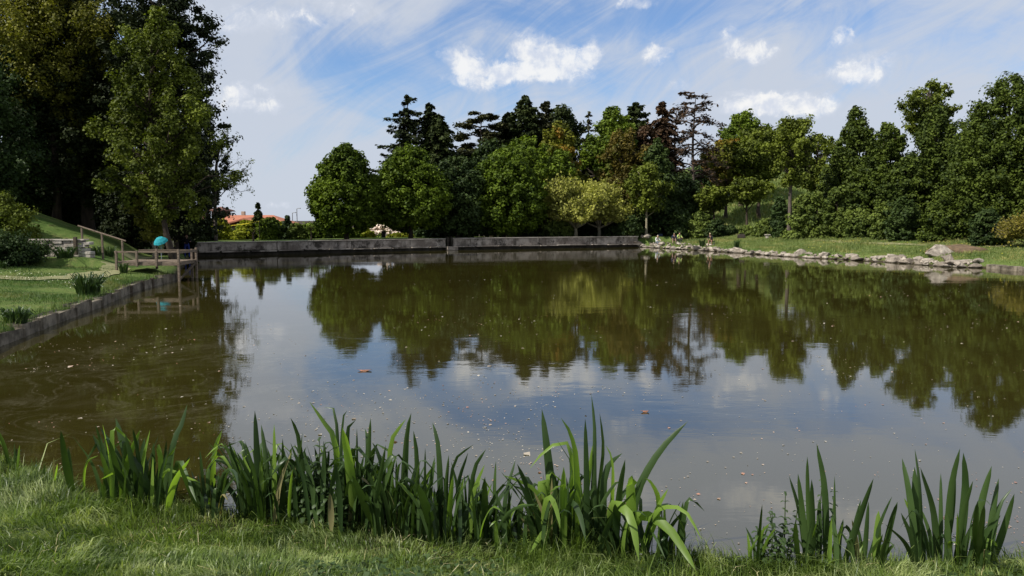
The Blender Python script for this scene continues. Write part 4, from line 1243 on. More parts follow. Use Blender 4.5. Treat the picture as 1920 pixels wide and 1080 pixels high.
pz = groundz(PY(349, 440, 47.5).x, 47.5)
folk('standing person in dark top and blue trousers by the wall behind the pier', 349, 47.5, 'stand', (.018, .016, .02), (.03, .05, .25), rz=.5, hat=(.03, .028, .03), scale=min(1.0, max(.7, (PY(350, 436, 47.5).z - pz) / 1.75)))
ppl = [('person seated in white shirt among the rocks by the thin tree', 1232, 462, 'sit', (.6, .6, .56), (.16, .18, .22), .3, (.55, .5, .42)),
       ('crouching angler in dark blue on the far rocks below the sign', 1265, 458, 'crouch', (.03, .035, .07), (.30, .20, .16), -.3, (.10, .14, .07)),
       ('person seated in lime green top next to the dark blue angler', 1273, 457, 'sit', (.48, .60, .18), (.05, .05, .05), .2, None),
       ('person seated in black on the far grass with bare legs, right of the tree guard', 1335, 460, 'crouch', (.02, .02, .022), (.30, .17, .12), -.7, (.55, .50, .30))]
for lb, px, py, pose, tp, lg, rz, hat in ppl:
    h_ = hit(px, py - 1)
    folk(lb, px, h_.y, pose, tp, lg, rz=rz, hat=hat, base=h_.z - .03, scale=.82)
    stool(h_.x, h_.y, h_.z - .03, 'small dark camp stool under the ' + {'p': 'person in ', 'c': 'angler in '}[lb[0]] + ('white shirt' if 'white' in lb else 'dark blue' if 'crouching' in lb else 'lime green top' if 'lime' in lb else 'black on the far grass'), rz)
# bags on the grass
def bag(px, py, c, label, s=.45):
    h_ = hit(px, py); o = empty('bag', (h_.x, h_.y, h_.z), label, 'bag', rz=random.uniform(-.5, .5))
    mt = simple('bag_%d' % int(c[2] * 999), c, tuple(.7 * q for q in c), 7)
    boxes('body', [((0, 0, s * .32), (s * 1.2, s * .6, s * .62), 0, .03)], mt, o, s * .12)
    t = Tubes(); t.add([(-s * .35, 0, s * .6), (-s * .15, 0, s * .85), (s * .15, 0, s * .85), (s * .35, 0, s * .6)], [.012] * 4, 6); t.build('handle', mt, o)
bag(1251, 441, (.25, .30, .42), 'blue grey bag lying at the edge of the sandy path', .5)
bag(1238, 443, (.14, .17, .28), 'dark blue bag next to the paler bag on the sandy path', .42)
bag(1390, 447, (.045, .035, .03), 'dark rucksack on the grass left of the slab bench', .55)
bag(1345, 441, (.22, .22, .22), 'grey tackle box behind the person seated in black', .4)

# ================================================================== TREES
# --- round hornbeams and their neighbours directly behind the dam wall
broad('round_tree', 'dense round green tree, first from the left behind the wall, alone against the sky', 648, 61, 272, 130, L_DOME, 'dome', .10, 260, 30000, seed=1, cr=.10, surf=.30, flat=.8, lumps=.03)
broad('round_tree', 'dense dome shaped green tree, second from the left behind the wall', 769, 63.5, 272, 146, L_DOME, 'dome', .12, 260, 30000, seed=2, cr=.10, surf=.30, lumps=.04)
broad('dark_tree', 'narrow bluish dark tree between the second and third dome shaped trees', 858, 66.5, 296, 104, L_BLUE, 'column', .08, 150, 18000, seed=3, cr=.15, surf=.45)
broad('round_tree', 'broad conical bright green tree behind the middle of the wall', 944, 68.5, 282, 150, L_DOME, 'dome', .05, 260, 30000, seed=4, cr=.10, surf=.30, lumps=.05)
# --- tall dark group above the second dome
conifer('conifer_tree', 'tall ragged dark conifer with thin top left of the others', 765, 77, 175, 104, L_BLACK, bot=.05, levels=34, per=8, droop=.25, dens=1.5, seed=5, irregular=.38, tip=.45, prf='tall', bark=BARKGREY)
conifer('conifer_tree', 'dark conifer with a blunt twin top right of the ragged conifer', 806, 79, 189, 84, L_BLACK, bot=.05, levels=36, per=9, droop=.3, dens=1.9, seed=6, irregular=.2, prf='tall')
conifer('conifer_tree', 'broad dark brownish conifer filling the gap above the dome trees', 824, 76, 208, 116, L_NEEDLE, bot=.05, levels=36, per=10, droop=.3, dens=2.0, seed=7, irregular=.22, prf='tall')
cedar('cedar_tree', 'flat topped cedar with open tiers left of the pointed firs', 902, 84, 212, 92, L_CEDAR, bot=.45, plates=26, nl=9000, seed=8)
conifer('fir_tree', 'tallest pointed fir in the middle of the wood', 985, 86, 176, 96, L_NEEDLE, bot=.1, levels=40, per=10, droop=.15, dens=1.6, seed=9, irregular=.22, tip=.3, prf='fir')
conifer('fir_tree', 'slender fir with upturned branches right of the tallest fir', 1022, 87, 188, 78, L_CEDAR, bot=.3, levels=32, per=9, droop=-.05, dens=1.5, seed=10, irregular=.3, tip=.3, prf='fir')
conifer('fir_tree', 'dark fir just left of the tallest fir', 952, 88, 208, 76, L_BLACK, bot=.3, levels=32, per=9, droop=.2, dens=1.5, seed=11, irregular=.35, prf='fir')
broad('pine_tree', 'bushy dark pine right of the slender fir', 1055, 86, 201, 62, L_NEEDLE, 'oval', .5, 60, 7000, seed=12, cr=.18, surf=.6, lumps=.3)
broad('broadleaf_tree', 'olive yellow tree with orange tints in front of the pine', 1046, 78, 226, 86, L_AUT, 'oval', .25, 120, 13000, seed=13, cr=.13, lumps=.25)
broad('broadleaf_tree', 'wide mid green tree behind the conical bright tree', 988, 72, 262, 120, L_GREEN, 'round', .2, 150, 16000, seed=14, cr=.12, lumps=.2)
broad('broadleaf_tree', 'grey green tree below the firs left of the olive yellow tree', 925, 74, 262, 90, L_BLUE, 'round', .2, 100, 11000, seed=15, cr=.13, lumps=.2)
broad('broadleaf_tree', 'mid green tree above the pale pollard trees', 1045, 74, 285, 92, L_GREEN, 'round', .2, 100, 12000, seed=16, cr=.13, lumps=.2)
conifer('larch_tree', 'thin bare trunked conifer standing in the sky gap of the wood', 1103, 86, 206, 58, L_CEDAR, bot=.3, levels=24, per=5, droop=.1, dens=.35, seed=17, irregular=.4, bark=BARKGREY, bare=.25)
broad('bare_tree', 'sparse grey branched tree low in the sky gap of the wood', 1090, 88, 262, 70, L_CEDAR, 'round', .3, 40, 900, seed=18, cr=.12, limbs=40, bark=BARKGREY)
broad('broadleaf_tree', 'bright green tall tree right of the sky gap', 1143, 82, 203, 88, L_GREEN, 'oval', .3, 120, 13000, seed=19, cr=.13, lumps=.28)
broad('broadleaf_tree', 'smaller green tree top beside the bright green tall tree', 1166, 84, 212, 50, L_GREEN, 'round', .4, 50, 5000, seed=20, cr=.17, lumps=.25)
conifer('fir_tree', 'dark fir with a curled tip right of the bright green tree', 1190, 86, 190, 84, L_NEEDLE, bot=.25, levels=30, per=9, droop=.0, dens=1.6, seed=21, irregular=.3, tip=.35, prf='fir')
broad('broadleaf_tree', 'reddish brown tree with sparse leaves in the middle of the wood', 1172, 77, 246, 110, L_RED, 'round', .2, 110, 9000, seed=22, cr=.12, lumps=.3, limbs=40, bark=BARKGREY)
broad('broadleaf_tree', 'brown leaved tree between the curled fir and the brown spruce', 1213, 83, 228, 60, L_BROWNN, 'round', .2, 70, 5500, seed=23, cr=.14, limbs=30)
conifer('spruce_tree', 'brown needled dying spruce left of the dead cedar', 1240, 85, 187, 70, L_BROWNN, bot=.15, levels=38, per=9, droop=.45, dens=1.2, seed=24, irregular=.3, prf='fir', bark=BARKGREY)
cedar('dead_cedar', 'tall half dead cedar with bare spreading limbs at the right of the wood', 1300, 84, 174, 112, L_BROWNN, bot=.22, plates=44, nl=1500, seed=25, sparse=True)
cedar('dead_cedar', 'smaller bare grey cedar between the brown spruce and the tall half dead one', 1266, 87, 204, 62, L_BROWNN, bot=.25, plates=28, nl=800, seed=26, sparse=True)
broad('dark_tree', 'dark bluish green tree in front of the dead cedars', 1232, 74, 264, 84, L_BLUE, 'tall', .05, 150, 15000, seed=27, cr=.14, surf=.5)
broad('dark_tree', 'rounded dark tree at the foot of the dead cedars', 1283, 77, 328, 86, L_BLUE, 'bush', .03, 110, 11000, seed=28, cr=.14, surf=.5)
# back fill so the wood reads deep
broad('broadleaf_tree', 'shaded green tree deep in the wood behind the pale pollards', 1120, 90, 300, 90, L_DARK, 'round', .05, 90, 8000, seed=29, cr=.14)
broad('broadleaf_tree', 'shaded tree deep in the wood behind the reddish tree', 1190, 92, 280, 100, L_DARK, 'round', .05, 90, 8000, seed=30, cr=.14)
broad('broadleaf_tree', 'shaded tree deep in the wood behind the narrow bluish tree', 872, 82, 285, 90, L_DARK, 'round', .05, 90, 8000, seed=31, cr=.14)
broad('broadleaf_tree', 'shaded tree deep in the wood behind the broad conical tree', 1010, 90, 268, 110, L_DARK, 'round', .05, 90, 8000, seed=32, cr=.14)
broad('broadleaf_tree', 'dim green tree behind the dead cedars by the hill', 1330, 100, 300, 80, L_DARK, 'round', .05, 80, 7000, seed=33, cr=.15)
# --- pollards and thin trees
twiggy('pollard_tree', 'pale yellow green pollard tree, the large middle one of three', 1080, 70, 324, 118, L_POLL, trunk_t=.16, heads=13, per=130, leaves=14, seed=1, spread=.95)
twiggy('pollard_tree', 'pale yellow green pollard tree right of the large middle one', 1124, 72, 328, 104, L_POLL, trunk_t=.16, heads=12, per=115, leaves=14, seed=2, spread=.95)
twiggy('pollard_tree', 'pale yellow green pollard tree half hidden by the broad conical tree', 1020, 73, 324, 84, L_POLL, trunk_t=.16, heads=9, per=100, leaves=14, seed=3, spread=.95)
broad('thin_tree', 'thin olive tree with pale trunk at the end of the wall', 1212, 70.5, 308, 84, L_OLIVE, 'round', .36, 60, 3800, seed=34, cr=.13, bark=BARKPALE, limbs=34, trunk_r=.13)
# --- right half beyond the bank
broad('broadleaf_tree', 'round topped green tree rising left of the hill behind olive trees', 1390, 96, 211, 82, L_GREEN, 'round', .45, 80, 8000, seed=35, cr=.15, lumps=.3)
broad('broadleaf_tree', 'wide olive green tree on the grassy hillside', 1425, 88, 244, 126, L_OLIVE, 'round', .48, 130, 13000, seed=36, cr=.12, lumps=.2, limbs=40)
broad('broadleaf_tree', 'olive tree with orange tints left of the wide hillside tree', 1362, 90, 262, 90, L_AUT, 'round', .42, 90, 9000, seed=37, cr=.13, lumps=.25)
broad('broadleaf_tree', 'tall open tree with straight bare trunk on the right bank', 1483, 61, 224, 104, L_OLIVE, 'vase', .46, 52, 5200, seed=38, cr=.14, bark=BARKGREY, limbs=46, trunk_r=.2, lumps=.3)
broad('broadleaf_tree', 'sparse open tree between the tall open tree and the dark wood', 1535, 84, 252, 84, L_OLIVE, 'round', .35, 55, 4000, seed=39, cr=.13, limbs=44, bark=BARKGREY)
broad('small_tree', 'small dark trunked tree with thin crown on the slope', 1337, 74, 350, 62, L_OLIVE, 'round', .55, 40, 2600, seed=40, cr=.15, limbs=30, trunk_r=.16)
broad('small_tree', 'small forked tree with brown trunk below the olive hillside trees', 1402, 73, 336, 84, L_OLIVE, 'round', .60, 46, 2400, seed=41, cr=.14, limbs=30, trunk_r=.14)
broad('columnar_tree', 'narrow dark evergreen beside the straight bare trunk', 1462, 63, 370, 26, L_DARK, 'column', .02, 50, 6000, seed=42, cr=.3, surf=.4)
RW = [('green tree with loose top at the left end of the dark right wood', 1603, 62, 191, 104, 'tall', .03, 17000, L_RIGHT, .3),
      ('dark tree right of the loose topped tree in the right wood', 1660, 59, 232, 112, 'dome', .03, 18000, L_RIGHT, .15),
      ('tall dark tree with pointed crown in the middle of the right wood', 1752, 56, 200, 126, 'tall', .03, 20000, L_RIGHT, .15),
      ('dark tree filling the dip left of the tallest right tree', 1812, 56, 240, 110, 'dome', .02, 16000, L_RIGHT, .15),
      ('tallest dense dark tree at the right edge of the photo', 1885, 49, 142, 196, 'dome', .03, 34000, L_RIGHT, .12),
      ('low dense dark tree before the middle of the right wood', 1702, 55, 292, 100, 'dome', .0, 16000, L_RIGHT, .15),
      ('low dense dark tree at the foot of the loose topped tree', 1618, 58, 310, 92, 'dome', .0, 14000, L_RIGHT, .15),
      ('low dense dark tree below the tallest right tree', 1822, 50, 318, 104, 'dome', .0, 15000, L_RIGHT, .15),
      ('dark green tree cut by the right edge of the photo', 1950, 47, 200, 150, 'dome', .0, 16000, L_RIGHT, .15),
      ('mid green tree between the open tree and the right wood', 1568, 66, 292, 66, 'oval', .03, 9000, L_RIGHT, .2)]
for k, (lb, px, Y, top, w, pr, bt, nl, mt, lu) in enumerate(RW):
    broad('dark_tree', lb, px, Y, top, w, mt, pr, bt, int(120 + nl / 300), nl, seed=50 + k, cr=.115, surf=.45, lumps=lu, limbs=26)
broad('open_tree', 'open crowned tree with visible limbs above the dark right wood', 1738, 66, 156, 104, L_OLIVE, 'vase', .5, 50, 6000, seed=66, cr=.15, limbs=44, bark=BARKGREY, lumps=.3, flat=.5)
# shrubs along the right
SH = [('pale leaved shrub left of the columnar evergreen', 1436, 66, 412, 40, L_BUSH), ('light green tall shrub right of the bare trunk', 1520, 60, 362, 84, L_BUSH),
      ('leafy shrub below the green loose topped tree', 1570, 58, 352, 60, L_BUSH), ('dark shrub left of the small forked tree', 1368, 70, 424, 26, L_BLUE),
      ('dark shrub below the small dark trunked tree', 1342, 70, 412, 40, L_BLUE), ('bright shrub behind the angler with the sign', 1312, 71, 398, 44, L_BUSH),
      ('dense shrub right of the small forked tree', 1400, 68, 424, 26, L_BUSH), ('low shrub hiding the foot of the round dark tree', 1275, 72, 392, 56, L_BLUE),
      ('pale leafed shrub in front of the right wood left of its middle', 1655, 53, 382, 44, L_BUSH), ('dark shrub at the front of the right wood', 1690, 52, 372, 62, L_BLUE),
      ('shrub with grey green leaves below the tallest right tree', 1850, 46, 392, 60, L_BLUE), ('dark shrub between the right wood and the boulder', 1765, 50, 378, 70, L_RIGHT),
      ('small green shrub at the edge of the right wood near the soil', 1610, 56, 396, 60, L_BUSH), ('mounded dark shrub right of the pollards', 1165, 73, 400, 70, L_BLUE),
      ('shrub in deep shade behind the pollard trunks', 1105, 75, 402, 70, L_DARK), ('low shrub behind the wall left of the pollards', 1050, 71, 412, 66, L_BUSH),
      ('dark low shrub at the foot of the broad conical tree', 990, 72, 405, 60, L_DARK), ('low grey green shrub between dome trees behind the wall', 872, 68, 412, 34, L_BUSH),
      ('shaded shrub behind the second dome tree', 808, 69, 415, 60, L_DARK), ('dark shrub at the start of the sandy path', 1182, 70, 405, 40, L_BLUE)]
for k, (lb, px, Y, top, w, mt) in enumerate(SH):
    broad('shrub', lb, px, Y, top, w, mt, 'bush', .0, 70, int(3500 + w * 60), seed=70 + k, cr=.16, surf=.5, limbs=12, cat='shrub', lumps=.15)
twiggy('weeping_shrub', 'golden yellow shrub with drooping twigs at the right edge', 1938, 43.0, 392, 110, L_GOLD, trunk_t=.1, heads=9, per=90, leaves=12, seed=6, cat='shrub', spread=.8, bark=BARKPALE)
# low hedge and shrubs behind the wall to the left
SB = [('light green shrub at the foot of the far wall near the person', 366, 50, 417, 30, L_BUSH, 'bush'), ('dark cone shaped shrub left of the yellow green shrubs', 382, 51, 415, 36, L_DARK, 'cone'),
      ('yellow green feathery shrub before the left end of the orange roof', 410, 54, 411, 46, L_YEL, 'bush'), ('low yellow green shrub left of the dark porch', 440, 54, 436, 34, L_YEL, 'bush'),
      ('yellow green shrub below the middle of the orange roof', 466, 56, 414, 42, L_YEL, 'bush'), ('round dark green shrub below the small fir', 506, 55, 410, 46, L_GREEN, 'bush'),
      ('small dark conical conifer right of the orange roof', 539, 57, 406, 30, L_DARK, 'cone'), ('green shrub right of the small conical conifer', 556, 56, 420, 34, L_BUSH, 'bush'),
      ('low green hedge shrub left of the first round tree', 592, 60, 424, 56, L_GREEN, 'bush'), ('low green hedge shrub beneath the first round tree', 640, 64, 428, 60, L_GREEN, 'bush'),
      ('bright low shrub between the first round tree and the rubble', 682, 66, 432, 40, L_YEL, 'bush'), ('clipped bright low hedge right of the second dome trunk', 800, 64, 436, 50, L_YEL, 'bush'),
      ('bright grass topped shrub before the rubble heap', 748, 63, 440, 36, L_YEL, 'bush'), ('yellow green shrub right of the dark green round shrub', 525, 62, 418, 30, L_YEL, 'bush')]
for k, (lb, px, Y, top, w, mt, pr) in enumerate(SB):
    broad('shrub', lb, px, Y + 6, top, w, mt, pr, .0, 60, 5200, seed=100 + k, cr=.17, surf=.5, limbs=10, cat='shrub', lumps=.12, base=.75)
conifer('fir_tree', 'small pointed fir standing before the orange roof', 484, 62, 379, 30, L_NEEDLE, bot=.08, levels=16, per=9, droop=.3, dens=1.1, seed=120, irregular=.15, base=.6)
twiggy('pruned_tree', 'small hard pruned bare tree before the orange roof', 474, 56, 419, 26, L_OLIVE, trunk_t=.45, heads=4, per=5, leaves=1, seed=8, bark=BARK, tw=.02, spread=1.1, tr=.07)
twiggy('pruned_tree', 'small hard pruned bare tree left of the first round tree', 583, 59, 414, 30, L_OLIVE, trunk_t=.5, heads=4, per=5, leaves=1, seed=9, bark=BARK, tw=.02, spread=1.1, tr=.06)
for k, (px, Y, top, w) in enumerate(((470, 100, 424, 150), (585, 96, 421, 130), (700, 96, 420, 150), (330, 92, 408, 120))):
    broad('hedge', ('long hedge in the hollow below the house', 'far hedge line left of the first round tree', 'far hedge line behind the rubble heap', 'dark hedge behind the olive tree trunk')[k],
          px, Y, top, w, (L_GREEN, L_GREEN, L_GREEN, L_DARK)[k], 'bush', 0, 120, 7000, seed=140 + k, cr=.1, surf=.5, limbs=8, cat='hedge', ell=1.0)

# --- the tall group on the left bank
broad('olive_tree', 'large olive green tree with dark trunk behind the turquoise parasol', 300, 38, 12, 250, L_OLIVE, 'taper', .17, 130, 25000, seed=201, cr=.080, surf=.72, limbs=130, trunk_r=.16, tx=.40, lumps=.28, ls=.078)
broad('conifer_tree', 'huge black green conifer rising out of the photo behind the olive tree', 308, 45, -150, 216, L_BLACK, 'column', .06, 230, 34000, seed=202, cr=.12, surf=.7, limbs=50, trunk_r=.35, lumps=.25, flat=.5, ls=.10)
broad('conifer_tree', 'dark conifer with drooping shoots right of the olive tree', 378, 57, 190, 80, L_BLACK, 'column', .27, 90, 9000, seed=203, cr=.15, surf=.7, limbs=40, lumps=.35, flat=1.5, ls=.09)
broad('broadleaf_tree', 'yellow olive leaved tree at the upper left corner', 92, 46, -40, 300, L_OLIVE2, 'vase', .40, 200, 28000, seed=204, cr=.10, surf=.6, limbs=60, trunk_r=.24, lumps=.25, ls=.085)
broad('conifer_tree', 'tall dark conifer behind the yellow olive tree', 150, 47, -190, 210, L_BLACK, 'column', .1, 200, 26000, seed=205, cr=.12, surf=.75, limbs=50, trunk_r=.33, lumps=.25, ls=.10)
broad('conifer_tree', 'dark conifer at the left edge behind the hedge', 20, 45, 60, 190, L_DARK, 'column', .08, 150, 18000, seed=206, cr=.13, surf=.7, limbs=50, trunk_r=.3, lumps=.25, ls=.10)
broad('broadleaf_tree', 'shaded green tree between the yellow olive tree and the big olive tree', 205, 48, 120, 150, L_OLIVE, 'oval', .25, 110, 13000, seed=207, cr=.12, surf=.65, limbs=40, lumps=.3, ls=.085)
broad('broadleaf_tree', 'dark tree low behind the berm', 110, 52, 200, 200, L_DARK, 'column', .02, 150, 15000, seed=208, cr=.13, surf=.7, limbs=30, lumps=.2, ls=.11)
broad('yew_tree', 'black green yew at the foot of the conifers beside the handrail', 245, 44, 320, 110, L_BLACK, 'bush', .0, 120, 16000, seed=209, cr=.13, surf=.5, limbs=20, ls=.08)
broad('yew_tree', 'dark evergreen undergrowth behind the top of the berm', 120, 50, 300, 180, L_BLACK, 'bush', .0, 120, 14000, seed=210, cr=.13, surf=.5, limbs=20, ls=.09)
broad('broadleaf_tree', 'dark tree off the left side behind the hedge', -90, 36, 60, 240, L_DARK, 'column', .04, 150, 16000, seed=211, cr=.13, surf=.6, limbs=30, trunk_r=.3, ls=.09)
broad('small_tree', 'small yellow green leafed tree left of the olive tree trunk', 285, 39.5, 318, 70, L_OLIVE2, 'oval', .22, 60, 5200, seed=212, cr=.15, surf=.7, limbs=30, bark=BARKPALE, ls=.07)
twiggy('twiggy_shrub', 'leafless tan twiggy shrub behind the turquoise parasol', 292, 41, 372, 62, L_OLIVE2, trunk_t=.12, heads=6, per=40, leaves=2, seed=10, bark=BARKPALE, cat='shrub', tw=.012, spread=.7, tr=.05)
broad('shrub', 'low dark shrub behind the person at the wall', 338, 50, 400, 50, L_BLACK, 'bush', 0, 60, 6000, seed=213, cr=.15, limbs=10, cat='shrub', ls=.08)
# sparse tree with bare limbs on the right of the group
g_ = np.random.default_rng(14)
X, z0, h = place(400, 57, 222)
o = empty('sparse_tree', (X, 57, z0), 'sparse tree with bare twisting limbs reaching right over the roof', 'tree')
tb = Tubes(); tips = []
tb.add([[0, 0, 0], [.05, 0, h * .35], [.25, 0, h * .62], [.5, 0, h * .75]], [.16, .13, .10, .07], 7)
for (sx, sz, d, l) in ((.05, .36, (1, -.1, .35), 1.3), (.2, .55, (1, .1, .5), 1.35), (.25, .62, (.8, -.2, .9), 1.2), (.5, .75, (.6, 0, .9), 1.0), (.5, .75, (-.3, .2, 1), .9), (.1, .45, (1, .2, -.05), 1.0), (.05, .3, (-.8, -.2, .5), .9)):
    bare_branch(tb, g_, np.array([sx, 0, sz * h]), unit(np.array(d, float)), l * 1.35, .05, 3, tips)
tb.build('trunk', BARKGREY, o)
tp = np.array(tips); n = len(tp) * 5
C = np.repeat(tp, 5, axis=0) + g_.normal(size=(n, 3)) * .09
quads('crown', leafverts(C, unit(g_.normal(size=(n, 3))), .045, 1.4, g_), 4, L_OLIVE, o)
# hedge and plants near the left edge
broad('hedge', 'dark hedge mass standing in for the shade at the left edge beside the stone wall', -40, 29, 434, 200, L_DARK, 'bush', 0, 140, 22000, seed=220, cr=.13, surf=.5, limbs=14, cat='hedge', ls=.05)  # dark leaf mass shaped to stand in for a shaded area
broad('shrub', 'olive leafed shrub above the dark hedge at the left edge', 8, 33, 366, 110, L_OLIVE, 'bush', .1, 80, 9000, seed=221, cr=.15, surf=.6, limbs=20, cat='shrub', ls=.055)


# ================================================================== blade plants
class Blades:
    """ribbon blades: V-folded strips"""
    def __init__(s): s.V = []; s.F = []; s.M = []; s.n = 0
    def add(s, pts, w, yaw=0.0, mat=0, fold=.25, peak=.3, twist=0.0, org=None):
        pts = np.asarray(pts, float); k = 11
        t0 = np.linspace(0, 1, len(pts)); t = np.linspace(0, 1, k)
        if len(pts) == 2: P = pts[0] + (pts[1] - pts[0]) * t[:, None]
        else:
            # smooth interpolation through the points (Catmull-Rom)
            seg = np.vstack([2 * pts[0] - pts[1], pts, 2 * pts[-1] - pts[-2]])
            L = np.concatenate([[0], np.cumsum(np.linalg.norm(np.diff(pts, axis=0), axis=1))]); L /= L[-1]
            P = []
            for u in t:
                i = min(np.searchsorted(L, u, 'right') - 1, len(pts) - 2); f = (u - L[i]) / (L[i + 1] - L[i] + 1e-9)
                a, b, c, d = seg[i], seg[i + 1], seg[i + 2], seg[i + 3]
                P.append(.5 * ((2 * b) + (c - a) * f + (2 * a - 5 * b + 4 * c - d) * f ** 2 + (-a + 3 * b - 3 * c + d) * f ** 3))
            P = np.array(P)
        T = unit(np.gradient(P, axis=0))
        ya = yaw + twist * t
        side = np.stack([np.cos(ya), np.sin(ya), np.zeros(k)], 1)
        side = unit(side - (side * T).sum(1)[:, None] * T); nn = np.cross(T, side)
        if org is not None:                      # broad face turned towards the open bank
            Vw = unit(P + org - np.array([0, 0, H])); s0 = unit(np.cross(T, Vw)); n0 = np.cross(T, s0); ya = ya * .75
            side = s0 * np.cos(ya)[:, None] + n0 * np.sin(ya)[:, None]; nn = np.cross(T, side)
        ww = w * np.where(t < peak, .62 + .38 * t / peak, np.sqrt(np.clip(1 - ((t - peak) / (1 - peak)) ** 1.7, 0, 1)))
        ww = np.maximum(ww, .0008)[:, None] * .5
        V = np.stack([P - side * ww, P + nn * ww * fold, P + side * ww], 1).reshape(-1, 3)
        i = np.arange(k - 1)[:, None] * 3 + np.arange(2)[None]; i = i.ravel()
        s.F.append(np.stack([i, i + 1, i + 4, i + 3], 1) + s.n); s.V.append(V); s.M.append(np.full(len(i), mat)); s.n += len(V)
    def build(s, name, mats, parent=None):
        return quads(name, np.concatenate(s.V), 4, mats, parent, True, np.concatenate(s.F), np.concatenate(s.M))


NPX = [-40, 60, 160, 300, 560, 900, 1180, 1420, 1920, 2300]; NPY = [848, 893, 934, 952, 980, 1016, 1044, 1056, 1060, 1050]
def basey(px): return float(np.interp(px, NPX, NPY)) + 4


HERO = {}
def Z1(l): return [(x * .3148, 740 + y * .3148) for x, y in l]
def Z2(l): return [(440 + x * .3148, 740 + y * .3148) for x, y in l]
def Z3(l): return [(880 + x * .3148, 740 + y * .3148) for x, y in l]
def Z4(l): return [(1360 + x * .2917, 800 + y * .2917) for x, y in l]
# (base..tip points, width in photo px, bright)
HL = []
for l, w, br in [([(445, 640), (400, 450), (362, 212)], 13, 0), ([(430, 620), (405, 310)], 10, 0), ([(850, 700), (770, 420), (688, 138)], 17, 0), ([(800, 690), (700, 450), (652, 268)], 11, 0),
                 ([(700, 620), (645, 480), (595, 335)], 9, 0), ([(860, 700), (800, 450), (745, 230)], 15, 0), ([(860, 700), (820, 350), (790, 200)], 9, 0), ([(885, 700), (860, 340)], 12, 0),
                 ([(905, 700), (915, 285)], 13, 0), ([(950, 700), (960, 420), (940, 300), (965, 350)], 11, 1), ([(960, 700), (1030, 300), (1080, 180), (1115, 58)], 12, 0),
                 ([(940, 690), (985, 420), (1050, 308)], 7, 1), ([(1262, 700), (1275, 360), (1322, 212)], 11, 1), ([(1230, 690), (1190, 328)], 11, 0),
                 ([(1480, 720), (1420, 400), (1305, 285)], 9, 0), ([(1000, 700), (1060, 400), (1110, 480), (1170, 640)], 9, 0), ([(920, 690), (980, 460), (1100, 490), (1195, 525)], 6, 1),
                 ([(700, 600), (720, 470), (680, 465), (600, 505)], 6, 1), ([(260, 560), (266, 412)], 5, 0), ([(318, 560), (342, 412)], 4, 1), ([(505, 620), (500, 500), (520, 400), (585, 362)], 4, 1),
                 ([(100, 440), (117, 300)], 5, 1), ([(60, 460), (30, 320), (-10, 215)], 7, 0), ([(625, 620), (600, 520)], 5, 0), ([(1230, 700), (1250, 420), (1330, 400), (1400, 470)], 8, 0),
                 ([(1300, 700), (1330, 480), (1400, 460), (1420, 560)], 7, 0), ([(1200, 700), (1110, 520), (1060, 400)], 8, 0)]: HL.append((Z1(l), w, br))
for l, w, br in [([(150, 800), (135, 400), (120, 95)], 13, 0), ([(215, 800), (190, 420), (158, 178)], 11, 0), ([(240, 800), (235, 175)], 10, 1), ([(300, 800), (285, 260)], 10, 0),
                 ([(430, 800), (385, 290), (333, 138)], 11, 0), ([(380, 800), (390, 400), (403, 225)], 10, 0), ([(640, 850), (600, 300), (520, 150), (445, 42)], 16, 1), ([(615, 840), (605, 150), (535, 75)], 8, 0),
                 ([(625, 840), (640, 200), (670, 95)], 7, 0), ([(680, 850), (670, 250), (682, 190), (722, 150)], 12, 0), ([(700, 860), (712, 700), (680, 400), (642, 195)], 19, 1), ([(730, 860), (728, 200)], 6, 0),
                 ([(790, 870), (800, 330), (810, 140)], 10, 0), ([(760, 870), (790, 320), (775, 200)], 9, 0), ([(960, 900), (870, 400), (820, 285)], 12, 0), ([(1040, 920), (1012, 600), (1025, 250), (1052, 108)], 14, 0),
                 ([(960, 900), (925, 330), (1020, 145)], 11, 1), ([(1080, 920), (1085, 400), (1065, 215)], 11, 0), ([(975, 910), (962, 385)], 8, 0), ([(1130, 920), (1135, 318)], 6, 0),
                 ([(1235, 930), (1215, 340), (1178, 165)], 12, 0), ([(1280, 940), (1300, 430), (1422, 298)], 8, 0), ([(1350, 940), (1330, 560), (1390, 345)], 10, 0), ([(1400, 950), (1420, 480), (1497, 325)], 10, 0),
                 ([(1400, 950), (1420, 600), (1490, 415)], 9, 1), ([(1040, 930), (1050, 620), (1088, 395)], 15, 0), ([(1200, 940), (1150, 700), (1088, 530)], 18, 0), ([(1140, 940), (1160, 600), (1192, 370)], 14, 0),
                 ([(880, 900), (800, 700), (700, 480)], 17, 0), ([(1290, 940), (1260, 600), (1275, 360)], 9, 0), ([(60, 800), (20, 480), (-10, 330)], 10, 0), ([(100, 800), (60, 400), (45, 270)], 8, 0),
                 ([(330, 800), (320, 480), (335, 330)], 9, 0), ([(460, 830), (440, 500), (450, 380)], 10, 0), ([(520, 830), (545, 500), (560, 330), (530, 340)], 8, 0), ([(1480, 960), (1490, 700), (1490, 500)], 14, 0),
                 ([(1310, 950), (1330, 600), (1290, 400)], 7, 0), ([(1190, 930), (1200, 650), (1165, 700)], 9, 0), ([(820, 890), (850, 600), (900, 300)], 9, 0)]: HL.append((Z2(l), w, br))
